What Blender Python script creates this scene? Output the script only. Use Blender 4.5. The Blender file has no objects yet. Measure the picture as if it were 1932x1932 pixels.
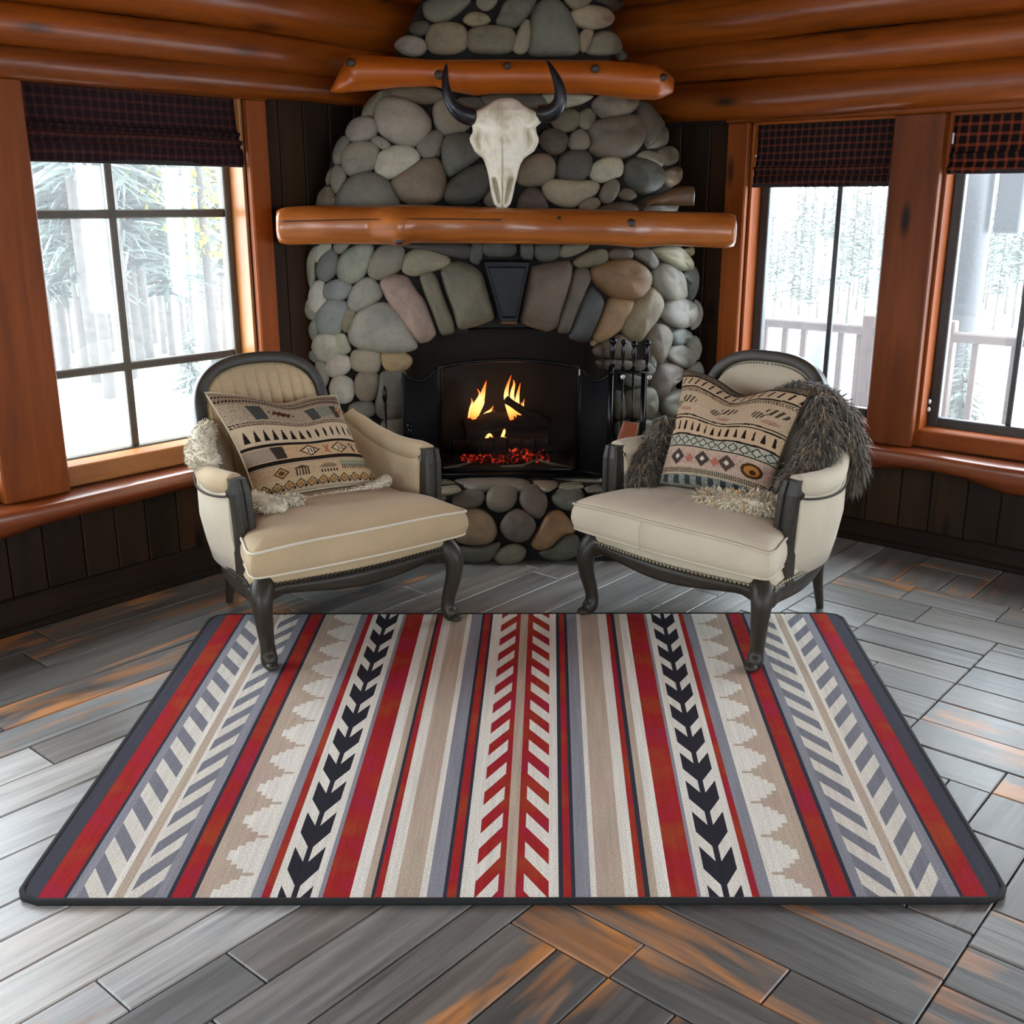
import bpy, bmesh, math, random
import numpy as np
from mathutils import Vector, Matrix
from math import sin, cos, pi, radians, sqrt, tan, exp

# ------------------------------------------------------------------ camera, sky, exposure
SC = bpy.context.scene
COL = SC.collection
EYE = 1.5
TILT = math.atan(586/2000.)
cam_d = bpy.data.cameras.new('camera'); cam = bpy.data.objects.new('camera', cam_d); COL.objects.link(cam)
cam.location = (0, 0, EYE); cam.rotation_euler = (pi/2 - TILT, 0, 0)
cam_d.sensor_width = 36; cam_d.lens = 36*2000/1932.; cam_d.clip_end = 400; cam_d.clip_start = .05
SC.camera = cam
SC.view_settings.view_transform = 'Standard'; SC.view_settings.look = 'None'
SC.view_settings.gamma = 1; SC.view_settings.use_curve_mapping = False
SC.view_settings.exposure = 0.0
W = bpy.data.worlds.new('overcast_sky'); SC.world = W; W.use_nodes = True
W.node_tree.nodes['Background'].inputs[0].default_value = (.86, .93, 1, 1)
W.node_tree.nodes['Background'].inputs[1].default_value = 14.0

def lin(c):
    return tuple(((v/255.)/12.92 if v/255. <= .04045 else ((v/255.+.055)/1.055)**2.4) for v in c)
def rgba(c): return (*lin(c), 1)

# ------------------------------------------------------------------ mesh builder
class MB:
    def __init__(s): s.v=[]; s.f=[]; s.m=[]; s.c=[]; s.g=[]; s.sm=[]
    def add(s, vs, fs, m=0, c=(1,1,1), g=None, smooth=True):
        o=len(s.v); s.v += [tuple(p) for p in vs]
        s.g += [tuple(p) for p in (g if g is not None else vs)]
        for k,f in enumerate(fs):
            s.f.append(tuple(o+i for i in f)); s.m.append(m); s.c.append(c if not isinstance(c,list) else c[k]); s.sm.append(smooth)
    def box(s, lo, hi, m=0, c=(1,1,1), X=None, go=None, axis=0, bev=0.0):
        """axis aligned box in a local frame, X maps a point to world; axis = grain direction"""
        (x0,y0,z0),(x1,y1,z1)=lo,hi
        if bev<=0:
            P=[(x,y,z) for x in (x0,x1) for y in (y0,y1) for z in (z0,z1)]
            F=[(0,1,3,2),(4,6,7,5),(0,4,5,1),(2,3,7,6),(0,2,6,4),(1,5,7,3)]
        else:
            b=min(bev,abs(x1-x0)*.45,abs(y1-y0)*.45,abs(z1-z0)*.45)
            P=[];idx={}
            for sx in (0,1):
                for sy in (0,1):
                    for sz in (0,1):
                        for k in range(3):
                            p=[x1 if sx else x0, y1 if sy else y0, z1 if sz else z0]
                            for q in range(3):
                                if q!=k: p[q]+= -b if (sx,sy,sz)[q] else b
                            idx[(sx,sy,sz,k)]=len(P); P.append(tuple(p))
            F=[]
            for k in range(3):
                for sd in (0,1):
                    o=[q for q in range(3) if q!=k]; L=[]
                    for u,w in ((0,0),(1,0),(1,1),(0,1)):
                        t=[0,0,0]; t[k]=sd; t[o[0]]=u; t[o[1]]=w; L.append(idx[(*t,k)])
                    F.append(tuple(L))
            for k in range(3):     # edges along axis k
                o=[q for q in range(3) if q!=k]
                for u in (0,1):
                    for w in (0,1):
                        t0=[0,0,0]; t0[o[0]]=u; t0[o[1]]=w; t1=list(t0); t1[k]=1
                        F.append((idx[(*t0,o[0])],idx[(*t1,o[0])],idx[(*t1,o[1])],idx[(*t0,o[1])]))
            for sx in (0,1):
                for sy in (0,1):
                    for sz in (0,1): F.append(tuple(idx[(sx,sy,sz,k)] for k in range(3)))
        go=go or (random.uniform(0,50),random.uniform(0,50),random.uniform(0,50))
        def gr(p):
            q=(p[axis],p[(axis+1)%3],p[(axis+2)%3]); return (q[0]+go[0],q[1]+go[1],q[2]+go[2])
        s.add([X(*p) if X else p for p in P],F,m,c,[gr(p) for p in P],smooth=False)
    def loft(s, rings, m=0, c=(1,1,1), caps=True, closed=True, loop=False, g=None, smooth=True):
        n=len(rings[0]); vs=[p for r in rings for p in r]; fs=[]
        R=len(rings); 
        for i in range(R if loop else R-1):
            a=i*n; b=((i+1)%R)*n
            for j in range(n if closed else n-1):
                k=(j+1)%n; fs.append((a+j,a+k,b+k,b+j))
        if caps and not loop and closed:
            fs.append(tuple(range(n-1,-1,-1))); fs.append(tuple((R-1)*n+j for j in range(n)))
        s.add(vs,fs,m,c,g,smooth)
    def tube(s, pts, rad, n=12, m=0, c=(1,1,1), caps=True, loop=False, up=(0,0,1), flat=1.0, g0=None, wob=None):
        pts=[Vector(p) for p in pts]; N=len(pts); rings=[]; G=[]
        if not hasattr(rad,'__len__'): rad=[rad]*N
        L=0; g0=g0 or (random.uniform(0,50),random.uniform(0,50),random.uniform(0,50)); prev=None
        for i,p in enumerate(pts):
            if loop: t=(pts[(i+1)%N]-pts[i-1])
            else: t=(pts[min(i+1,N-1)]-pts[max(i-1,0)])
            t.normalize()
            if prev is None:
                u=Vector(up); u=u-t*u.dot(t)
                if u.length<.05: u=Vector((1,0,0)); u=u-t*u.dot(t)
            else: u=prev-t*prev.dot(t)
            u.normalize(); prev=u; w=t.cross(u)
            if i: L+=(p-pts[i-1]).length
            r=[];gg=[]
            for j in range(n):
                a=2*pi*j/n; k=rad[i]*(1+(wob(i/(N-1.),a) if wob else 0))
                r.append(p+u*(cos(a)*k)+w*(sin(a)*k*flat)); gg.append((g0[0]+L,g0[1]+cos(a)*k,g0[2]+sin(a)*k))
            rings.append(r);G+=gg
        s.loft(rings,m,c,caps,True,loop,G)
    def sphere(s, ce, r, n=10, k=6, m=0, c=(1,1,1)):
        if not hasattr(r,'__len__'): r=(r,r,r)
        vs=[(ce[0],ce[1],ce[2]-r[2])]
        for i in range(1,k):
            ph=-pi/2+pi*i/k
            for j in range(n):
                a=2*pi*j/n; vs.append((ce[0]+r[0]*cos(ph)*cos(a),ce[1]+r[1]*cos(ph)*sin(a),ce[2]+r[2]*sin(ph)))
        vs.append((ce[0],ce[1],ce[2]+r[2])); fs=[]
        for j in range(n): fs.append((0,1+(j+1)%n,1+j)); fs.append((len(vs)-1,1+(k-2)*n+j,1+(k-2)*n+(j+1)%n))
        for i in range(k-2):
            for j in range(n):
                q=(j+1)%n; fs.append((1+i*n+j,1+i*n+q,1+(i+1)*n+q,1+(i+1)*n+j))
        s.add(vs,fs,m,c)
    def build(s, name, mats, parent=None, loc=None, struct=False, nrm=True):
        me=bpy.data.meshes.new(name); me.from_pydata(s.v,[],s.f); me.validate(verbose=False) if False else None
        if not isinstance(mats,(list,tuple)): mats=[mats]
        for x in mats: me.materials.append(x)
        me.polygons.foreach_set('material_index',s.m); me.polygons.foreach_set('use_smooth',s.sm)
        a=me.attributes.new('g','FLOAT_VECTOR','POINT'); a.data.foreach_set('vector',np.array(s.g,dtype=np.float32).ravel())
        if True:
            cnt=np.array([len(f) for f in s.f]); cc=np.ones((len(s.c),4),dtype=np.float32); cc[:,:3]=np.array(s.c)
            ca=me.color_attributes.new('tint','FLOAT_COLOR','CORNER'); ca.data.foreach_set('color',np.repeat(cc,cnt,axis=0).ravel())
        me.update()
        if nrm:
            b=bmesh.new(); b.from_mesh(me); bmesh.ops.recalc_face_normals(b,faces=b.faces); b.to_mesh(me); b.free()
        o=bpy.data.objects.new(name,me); COL.objects.link(o)
        if parent is not None: o.parent=parent
        if loc is not None:
            L=Vector(loc)
            me.transform(Matrix.Translation(-L)); o.location=L
        if struct: o['kind']='structure'
        return o
def fixn(o):
    b=bmesh.new(); b.from_mesh(o.data); bmesh.ops.recalc_face_normals(b,faces=b.faces); b.to_mesh(o.data); b.free(); return o
def thing(name,label,cat,loc=(0,0,0),rotz=0,group=None):
    o=bpy.data.objects.new(name,None); COL.objects.link(o); o.location=loc; o.rotation_euler=(0,0,rotz); o.empty_display_size=.1
    return tag(o,label,cat,group)
def tag(o,label,cat,group=None,kind=None):
    o['label']=label; o['category']=cat
    if group: o['group']=group
    if kind: o['kind']=kind
    return o
def subdiv(o,l=1):
    m=o.modifiers.new('smooth','SUBSURF'); m.levels=l; m.render_levels=l; return o

# ------------------------------------------------------------------ materials
def newmat(name):
    m=bpy.data.materials.new(name); m.use_nodes=True; nt=m.node_tree; return m,nt,nt.nodes['Principled BSDF']
def N(nt,t,**k):
    n=nt.nodes.new(t)
    for a,b in k.items():
        if a.startswith('i_'): n.inputs[int(a[2:]) if a[2:].isdigit() else a[2:]].default_value=b
        else: setattr(n,a,b)
    return n
def mixc(nt,fac,a,b,mode='MIX'):
    n=nt.nodes.new('ShaderNodeMix'); n.data_type='RGBA'; n.blend_type=mode
    for sock,val in ((n.inputs[0],fac),(n.inputs[6],a),(n.inputs[7],b)):
        if hasattr(val,'links') or hasattr(val,'is_linked'): nt.links.new(val,sock)
        else: sock.default_value=val
    return n.outputs[2]
def gvec(nt,scale,attr='g'):
    a=N(nt,'ShaderNodeAttribute',attribute_name=attr)
    mp=N(nt,'ShaderNodeMapping'); mp.inputs['Scale'].default_value=scale; nt.links.new(a.outputs['Vector'],mp.inputs['Vector']); return mp.outputs[0]
def noise(nt,vec,scale=1,detail=4,rough=.55,dist=0):
    n=N(nt,'ShaderNodeTexNoise'); n.inputs['Scale'].default_value=scale; n.inputs['Detail'].default_value=detail
    n.inputs['Roughness'].default_value=rough; n.inputs['Distortion'].default_value=dist
    nt.links.new(vec,n.inputs['Vector']); return n.outputs['Fac']
def ramp(nt,fac,stops,interp='LINEAR'):
    r=N(nt,'ShaderNodeValToRGB'); cr=r.color_ramp; cr.interpolation=interp
    cr.elements[0].position=stops[0][0]; cr.elements[0].color=stops[0][1]
    cr.elements[1].position=stops[1][0]; cr.elements[1].color=stops[1][1]
    for p,c in stops[2:]:
        e=cr.elements.new(p); e.color=c
    nt.links.new(fac,r.inputs[0]); return r.outputs[0]
def bump(nt,b,h,strength=.3,dist=.01):
    n=N(nt,'ShaderNodeBump'); n.inputs['Strength'].default_value=strength; n.inputs['Distance'].default_value=dist
    nt.links.new(h,n.inputs['Height']); nt.links.new(n.outputs[0],b.inputs['Normal'])
def tinted(nt,col):
    a=N(nt,'ShaderNodeAttribute',attribute_name='tint'); return mixc(nt,1.0,col,a.outputs['Color'],'MULTIPLY')
def wood(name,dark,light,rough=.35,sc=(1.3,16,16),knots=True,tint=False,bmp=.25,coat=0,spec=.5):
    m,nt,b=newmat(name)
    v=gvec(nt,sc); f=noise(nt,v,1,5,.6,.6)
    c=ramp(nt,f,[(.25,rgba(dark)),(.75,rgba(light))])
    v2=gvec(nt,(.35,3,3)); f2=noise(nt,v2,1,2)
    r2=ramp(nt,f2,[(.3,(.72,.72,.72,1)),(.7,(1.15,1.15,1.15,1))]); c=mixc(nt,1.0,c,r2,'MULTIPLY')
    if knots:
        vk=gvec(nt,(1.6,5.5,5.5)); vo=N(nt,'ShaderNodeTexVoronoi'); vo.inputs['Scale'].default_value=1.0; nt.links.new(vk,vo.inputs['Vector'])
        k=ramp(nt,vo.outputs['Distance'],[(.05,(1,1,1,1)),(.15,(0,0,0,1))])
        c=mixc(nt,k,c,rgba(tuple(int(x*.33) for x in dark)))
    if tint: c=tinted(nt,c)
    nt.links.new(c,b.inputs['Base Color']); b.inputs['Roughness'].default_value=rough
    b.inputs['Specular IOR Level'].default_value=spec
    if coat: b.inputs['Coat Weight'].default_value=coat; b.inputs['Coat Roughness'].default_value=.2
    bump(nt,b,f,bmp,.004); return m
def plain(name,col,rough=.5,metal=0,var=.12,sc=30,bmp=0,tint=False,spec=.5,sheen=0):
    m,nt,b=newmat(name)
    tc=N(nt,'ShaderNodeTexCoord'); f=noise(nt,tc.outputs['Object'],sc,3)
    lo=tuple(v*(1-var) for v in lin(col)); hi=tuple(min(1,v*(1+var)) for v in lin(col))
    c=ramp(nt,f,[(.3,(*lo,1)),(.7,(*hi,1))])
    if tint: c=tinted(nt,c)
    nt.links.new(c,b.inputs['Base Color']); b.inputs['Roughness'].default_value=rough; b.inputs['Metallic'].default_value=metal
    b.inputs['Specular IOR Level'].default_value=spec
    if sheen: b.inputs['Sheen Weight'].default_value=sheen
    if bmp: bump(nt,b,f,bmp,.003)
    return m
def emis(name,stops,strength,axis=2,lo=0,hi=1):
    m,nt,b=newmat(name); nt.nodes.remove(b)
    a=N(nt,'ShaderNodeAttribute',attribute_name='g'); sp=N(nt,'ShaderNodeSeparateXYZ'); nt.links.new(a.outputs['Vector'],sp.inputs[0])
    mr=N(nt,'ShaderNodeMapRange'); mr.inputs['From Min'].default_value=lo; mr.inputs['From Max'].default_value=hi
    nt.links.new(sp.outputs[axis],mr.inputs['Value'])
    c=ramp(nt,mr.outputs[0],stops); e=N(nt,'ShaderNodeEmission'); e.inputs[1].default_value=strength
    nt.links.new(c,e.inputs[0]); nt.links.new(e.outputs[0],nt.nodes['Material Output'].inputs[0]); return m

# ------------------------------------------------------------------ room frame: a runs from the far corner along the left wall, b along the right wall
TH=radians(40.4)
dL=np.array([sin(TH),cos(TH)]); dR=np.array([-cos(TH),sin(TH)]); CO=np.array([.16856,5.89423])
def room(a,b,z=0.):
    p=CO-a*dL-b*dR; return (float(p[0]),float(p[1]),z)
_c,_s=cos(TILT),sin(TILT)
def ray(px,py):
    u=-(py-966)/2000.; return np.array([(px-966)/2000.,_c+u*_s,-_s+u*_c])
def atY(px,py,Y):
    r=ray(px,py); k=Y/r[1]; return np.array([r[0]*k,Y,EYE+r[2]*k])
def atZ(px,py,z):
    r=ray(px,py); k=(z-EYE)/r[2]; return np.array([r[0]*k,r[1]*k,z])
def catmull(P,n=6,closed=False):
    P=[np.array(p,float) for p in P]; out=[]; M=len(P)
    for i in range(M if closed else M-1):
        if closed: a,b,c,d=P[i-1],P[i],P[(i+1)%M],P[(i+2)%M]
        else: a,b,c,d=P[max(i-1,0)],P[i],P[i+1],P[min(i+2,M-1)]
        for j in range(n):
            t=j/n; out.append(.5*((2*b)+(c-a)*t+(2*a-5*b+4*c-d)*t*t+(3*b-a-3*c+d)*t**3))
    if not closed: out.append(P[-1])
    return out
# ------------------------------------------------------------------ room shell
random.seed(4)
M_LOG=wood('varnished_log',(108,46,5),(164,82,18),.36,knots=True,tint=True,coat=.25)
M_TRIM=wood('stained_trim_wood',(108,48,8),(154,76,16),.55,knots=True,tint=True,spec=.25)
M_SLAB=wood('live_edge_slab_wood',(100,40,10),(146,70,24),.34,coat=.35,spec=.8,knots=True)
M_PANEL=wood('dark_wall_panelling',(30,20,10),(58,37,19),.6,spec=.2,sc=(1.3,14,14),knots=True,tint=True)
M_SILL=wood('pale_sill_wood',(142,84,38),(182,122,68),.35,knots=False)
M_BRONZE=plain('bronze_window_frame',(74,66,56),.4,.2)
M_GREYF=plain('dark_grey_window_frame',(60,62,62),.4,.2)
M_DARK=plain('dark_backing',(24,18,13),.8)

def glassmat():
    m,nt,b=newmat('window_glass'); nt.nodes.remove(b)
    t=N(nt,'ShaderNodeBsdfTransparent'); t.inputs[0].default_value=(.95,.97,.97,1); g=N(nt,'ShaderNodeBsdfGlossy'); g.inputs['Roughness'].default_value=.03
    mx=N(nt,'ShaderNodeMixShader'); mx.inputs[0].default_value=.05
    # milky veil on the pane: dust and insect screen, plus stand-in outdoor haze
    d=N(nt,'ShaderNodeBsdfTranslucent'); d.inputs[0].default_value=(.92,.95,.97,1); m2=N(nt,'ShaderNodeMixShader'); m2.inputs[0].default_value=.024
    nt.links.new(t.outputs[0],mx.inputs[1]); nt.links.new(g.outputs[0],mx.inputs[2]); nt.links.new(mx.outputs[0],m2.inputs[1]); nt.links.new(d.outputs[0],m2.inputs[2]); nt.links.new(m2.outputs[0],nt.nodes['Material Output'].inputs[0]); return m
M_GLASS=glassmat()

XL=lambda a,z,b: room(a,b,z)      # left wall frame: (along, up, into the room)
XR=lambda b,z,a: room(a,b,z)      # right wall frame
def f_(P,l,h): return P

SIZE=6.6; TOP=2.5
def panelled(name,X,spans,seed,lo=.0):
    """a wall: solid backing pieces round the openings, faced with vertical boards"""
    random.seed(seed); mb=MB()
    for (s0,s1,z0,z1,planks) in spans:
        mb.box((s0,z0,-.18),(s1,z1,-.012),m=1,X=X)
        if planks:
            p=s0
            while p<s1-.01:
                w=min(random.uniform(.125,.16),s1-p)
                t=random.uniform(.55,1.15); h=random.choice([(1,1,1),(1.1,.95,.75),(1,1.05,.9),(.75,.8,.85)])
                mb.box((p+.002,z0,-.02),(p+w-.002,z1,0),m=0,c=(t*h[0],t*h[1],t*h[2]),X=X,axis=1,bev=.004); p+=w
    return mb.build(name,[M_PANEL,M_DARK],struct=True)
Z0L,Z1L=.56,1.90
LW=[(1.90,2.80),(3.04,3.94),(4.18,5.08),(5.32,6.22)]
RW=[(1.212,1.885),(2.09,2.79),(2.99,3.69),(4.1,5.0),(5.25,6.15)]
def spans(wins,z0,z1,end):
    S=[(0,end,0,z0,1),(0,end,z1,TOP,0),(-.18,-.0,0,TOP,0)]; p=0
    for a,b in wins: S.append((p,a,z0,z1,1)); p=b
    S.append((p,end,z0,z1,1)); return S
panelled('wall_left',XL,spans(LW,Z0L,Z1L,SIZE),1)
panelled('wall_right',XR,spans(RW,.545,1.845,SIZE),2)
XB=lambda s,z,d: room(SIZE-d,s,z); XF=lambda s,z,d: room(s,SIZE-d,z)
FILL_WINS=[(1.2,2.6),(3.6,5.0)]  # unseen rear windows, added to bring front fill light into the room
panelled('wall_back',XB,spans(FILL_WINS,.6,1.9,SIZE),3)
panelled('wall_front',XF,spans(FILL_WINS,.6,1.9,SIZE),5)
mb=MB(); 
for i in range(44):
    p=i*.15; t=random.uniform(.8,1.1)
    mb.box((p+.002,-.2,TOP),(p+.148,SIZE+.2,TOP+.03),c=(t,t,t),X=lambda x,y,z:room(y,x,z),axis=1,bev=.003)
mb.box((-.2,-.2,TOP+.03),(SIZE+.2,SIZE+.2,TOP+.12),m=1,X=lambda x,y,z:room(y,x,z))
mb.build('ceiling',[M_LOG,M_DARK],struct=True)

# stacked logs above the windows, along both walls
nt_=[0]
def trim(mb,mat,pre='trim'):
    nt_[0]+=1; return mb.build('%s_%d'%(pre,nt_[0]),mat,struct=True)
def log(X,s0,s1,z0,z1,b0,seed,flat=1.0,tone=1.0,z0b=None,z1b=None):
    rnd=random.Random(seed); mb=MB(); n=26; pts=[];rad=[]
    ph=rnd.uniform(0,6)
    for i in range(n+1):
        t=i/n; s=s0+(s1-s0)*t; zc=(z0+z1)/2+((z0b or z0)+(z1b or z1)-z0-z1)/2*t
        pts.append(X(s,zc+.006*sin(s*3+ph),b0+.006*sin(s*2.1+ph))); rad.append((z1-z0)/2*(1+.03*sin(s*4.3+ph*2)+.02*sin(s*9+ph)))
    mb.tube(pts,rad,22,c=(tone,tone,tone),wob=lambda t,a: .012*sin(3*a+7*t)+.01*sin(5*a-9*t))
    return trim(mb,M_LOG)
log(XL,.12,SIZE,1.985,2.125,.03,11)
log(XL,.12,SIZE,1.885,1.995,.035,12,tone=.85)
log(XL,.12,SIZE,2.12,2.33,.04,13)
log(XL,.12,SIZE,2.31,2.52,.02,17)
log(XR,.12,SIZE,1.855,2.03,.04,14)
log(XR,.12,SIZE,2.02,2.185,.05,15)
log(XR,.12,SIZE,2.175,2.38,.07,16)
log(XR,.12,SIZE,2.36,2.54,.04,18)

def slab(X,s0,s1,zt,zb,prot,seed):
    rnd=random.Random(seed); mb=MB(); rings=[];G=[]; n=70; ph=rnd.uniform(0,9)
    for i in range(n+1):
        s=s0+(s1-s0)*i/n
        w=.012*sin(s*2.3+ph)+.008*sin(s*6.1+ph*2); lo=.016*sin(s*1.7+ph*3)+.016*sin(s*5.3+ph)+.009*sin(s*11+ph)-.012*exp(-((s-2.55)/.10)**2)
        P=[(zt,-.02),(zt,prot-.010+w),(zt-.006,prot-.001+w),(zt-.03,prot+.004+w),(zt-.065,prot-.006+w),(zb+.02+lo,prot-.022+w),(zb+lo,prot-.05+w),(zb+.003,-.02)]
        rings.append([X(s,z,b) for z,b in P]); G+=[(s,z+ph,b) for z,b in P]
    mb.loft(rings,g=G); return trim(mb,M_SLAB)
slab(XL,.9,SIZE,.485,.395,.135,1)
slab(XR,.9,SIZE,.47,.385,.135,2)
def rail(X,lo,hi,mat=M_TRIM,tone=1.0,axis=0,bev=.006):
    mb=MB(); mb.box(lo,hi,c=(tone,tone,tone),X=X,axis=axis,bev=bev); return trim(mb,mat)
# left wall: header board, casings and posts, pale inner sill
rail(XL,(1.795,1.845,0),(SIZE,1.905,.045),tone=.95) if False else None
rail(XL,(1.80,1.885,0),(SIZE,1.945,.04))
rail(XL,(1.90,.487,-.02),(SIZE,.562,.006),mat=M_SILL); rail(XR,(1.21,.472,-.02),(SIZE,.547,.006),tone=.9)
rail(XL,(1.805,.485,0),(1.90,1.885,.032),axis=1)
for k in range(4):
    a=LW[k][1]; rail(XL,(a,.485,-.16),(min(a+.24,SIZE),1.885,.055),axis=1,tone=.82)
# right wall
rail(XR,(1.10,1.842,0),(SIZE,1.915,.05),tone=.85)
rail(XR,(1.105,.47,0),(1.212,1.842,.035),axis=1)
ends=[1.885,2.79,3.69,5.0,6.15]; nx=[2.09,2.99,4.1,5.25,SIZE]
for a,b in zip(ends,nx): rail(XR,(a,.47,-.16),(b,1.842,.05),axis=1,tone=.72)
def baseboard(name,X,z=.13):
    mb=MB(); mb.box((0.1,0,0),(SIZE,z,.022),c=(.6,.6,.6),X=X,bev=.006); mb.box((0.1,0,.022),(SIZE,.03,.04),c=(.5,.5,.5),X=X,bev=.008); o=mb.build(name,M_PANEL,struct=True)
baseboard('baseboard_left',XL); baseboard('baseboard_right',XR,.10)

wn=[0]
def window(X,s0,s1,z0,z1,verts,hors,mat,fw=.03,d=-.115,pale=True,bar=.016):
    fb=.010 if pale else fw
    wn[0]+=1; mb=MB()
    # jamb lining and sill of the opening
    mb.box((s0,z0-.02,-.18),(s1,z0+.004,.004 if pale else -.012),X=X,c=(1,1,1),bev=.003)
    mb.box((s0-.0,z0,-.18),(s0+.014,z1,-.002),X=X,axis=1,bev=.002); mb.box((s1-.014,z0,-.18),(s1,z1,-.002),X=X,axis=1,bev=.002)
    mb.box((s0,z1-.014,-.18),(s1,z1,-.002),X=X,bev=.002)
    w=mb.build('window_%d'%wn[0],M_SILL if pale else M_TRIM,struct=True)
    f=MB(); a0,a1,b0,b1=s0+.014,s1-.014,z0,z1-.014
    for lo,hi,ax in (((a0,b0,d-.02),(a0+fw,b1,d+.02),1),((a1-fw,b0,d-.02),(a1,b1,d+.02),1),((a0+fw,b0,d-.02),(a1-fw,b0+fb,d+.02),0),((a0+fw,b1-fw,d-.02),(a1-fw,b1,d+.02),0)):
        f.box(lo,hi,X=X,bev=.004)
    for v in verts: f.box((v-bar,b0+fb,d-.012),(v+bar,b1-fw,d+.012),X=X,bev=.004)
    for h in hors: f.box((a0+fw,h-bar,d-.0125),(a1-fw,h+bar,d+.0125),X=X,bev=.004)
    fr=f.build('window_frame',mat,w)
    g=MB(); g.box((a0+fw*.5,b0+fb*.5,d-.003),(a1-fw*.5,b1-fw*.5,d+.003),X=X); g.build('glass_pane',M_GLASS,w)
    return w
for a,b in LW: 
    window(XL,a,b,Z0L,Z1L,[a+.535],[.885,1.455],M_BRONZE)
for i,(a,b) in enumerate(RW):
    w=window(XR,a,b,.545,1.845,[a+(.395 if i==0 else .345)],[],M_GREYF,fw=.045,pale=False,bar=.012)
    if i==1:
        k=MB()
        for z in (.66,.625): k.sphere(XR(a+.02,z,-.08),(.008,.008,.011),8,6)
        k.build('latch_pin',plain('white_latch_plastic',(225,222,215),.4),w)
for a,b in FILL_WINS:
    window(XB,a,b,.6,1.9,[(a+b)/2],[],M_BRONZE); window(XF,a,b,.6,1.9,[(a+b)/2],[],M_BRONZE)

# light portals guide the sky's light through the window openings
def portal(X,s0,s1,z0,z1):
    d=bpy.data.lights.new('portal','AREA'); d.shape='RECTANGLE'; d.size=s1-s0; d.size_y=z1-z0; d.energy=1; d.cycles.is_portal=True
    o=bpy.data.objects.new('daylight_portal',d); COL.objects.link(o)
    c=Vector(X((s0+s1)/2,(z0+z1)/2,-.2)); n=Vector(X((s0+s1)/2,(z0+z1)/2,1))-c; n.normalize()
    o.location=c; o.rotation_euler=n.to_track_quat('-Z','Y').to_euler()
for a,b in LW: portal(XL,a,b,Z0L,Z1L)
for a,b in RW: portal(XR,a,b,.545,1.845)
for a,b in FILL_WINS: portal(XB,a,b,.6,1.9); portal(XF,a,b,.6,1.9)

# ------------------------------------------------------------------ floor
def floormat():
    m,nt,b=newmat('weathered_floor_boards')
    v=gvec(nt,(1.6,26,26)); f=noise(nt,v,1,6,.65,.8)
    c=ramp(nt,f,[(.25,rgba((88,87,84))),(.75,rgba((148,146,142)))])
    c=tinted(nt,c)
    # warm orange streaks along the grain, mixed over the grey board by board
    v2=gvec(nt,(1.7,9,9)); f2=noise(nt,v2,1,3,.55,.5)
    at=N(nt,'ShaderNodeAttribute',attribute_name='warm_bias'); ad=N(nt,'ShaderNodeMath',operation='ADD'); nt.links.new(f2,ad.inputs[0]); nt.links.new(at.outputs['Fac'],ad.inputs[1])
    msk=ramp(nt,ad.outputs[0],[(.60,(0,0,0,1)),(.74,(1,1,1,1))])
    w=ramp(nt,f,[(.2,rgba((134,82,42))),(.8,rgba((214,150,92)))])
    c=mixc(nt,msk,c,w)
    nt.links.new(c,b.inputs['Base Color'])
    r=ramp(nt,f,[(.3,(.30,.30,.30,1)),(.7,(.42,.42,.42,1))]); nt.links.new(r,b.inputs['Roughness'])
    b.inputs['Specular IOR Level'].default_value=.6
    bump(nt,b,f,.35,.003); return m
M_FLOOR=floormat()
random.seed(12)
boards=[]   # (a0,a1,b0,b1,axis)
def run_a(a0,a1,b0,b1):
    a=a0-random.uniform(0,.9)
    while a<a1:
        L=random.uniform(.7,1.6); x0=max(a,a0); x1=min(a+L,a1)
        if x1-x0>.02: boards.append((x0,x1,b0,b1,0))
        a+=L
def run_b(a0,a1,b0,b1):
    b=b0-random.uniform(0,.3)
    while b<b1:
        L=random.uniform(.3,.9); x0=max(b,b0); x1=min(b+L,b1)
        if x1-x0>.02: boards.append((a0,a1,x0,x1,1))
        b+=L
seams=[0,.2,.38,.56,.72,.87,1.02,1.17,1.35,1.53,1.64,1.76,1.9,2.03,2.17,2.32,2.42]
for s0,s1 in zip(seams,seams[1:]):
    run_a(0 if s1<2.04 else 1.6,SIZE,s0,s1)
def patch(a0,a1,b0,b1,d=0):
    w,h=a1-a0,b1-b0
    if min(w,h)<.2 or (max(w,h)<.75 and random.random()<.25) or d>6:
        if min(w,h)>.24:
            n=int(round(min(w,h)/.15)); 
            for i in range(n):
                if w>h: boards.append((a0,a1,b0+h*i/n,b0+h*(i+1)/n,0))
                else: boards.append((a0+w*i/n,a0+w*(i+1)/n,b0,b1,1))
        else: boards.append((a0,a1,b0,b1,0 if w>h else 1))
        return
    t=random.uniform(.3,.7)
    if w>h: patch(a0,a0+w*t,b0,b1,d+1); patch(a0+w*t,a1,b0,b1,d+1)
    else: patch(a0,a1,b0,b0+h*t,d+1); patch(a0,a1,b0+h*t,b1,d+1)
patch(0,.45,2.03,2.9); patch(0,.45,2.9,4.2); run_b(.45,.64,2.03,4.2); run_b(.64,.84,2.03,4.2)
patch(.84,1.27,2.03,2.75); patch(.84,1.27,2.75,3.6); patch(.84,1.27,3.6,4.2)
patch(1.27,1.6,2.03,2.75); patch(1.27,2.1,2.75,3.3); patch(1.27,2.1,3.3,4.2); patch(1.6,2.1,2.42,2.75)
patch(2.1,2.5,2.42,3.2); run_b(2.5,2.68,2.42,3.2); run_b(2.68,2.85,2.42,3.2)
run_b(2.85,2.98,2.42,3.4); run_b(2.98,3.11,2.42,3.4); patch(2.1,2.85,3.2,4.2)
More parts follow.
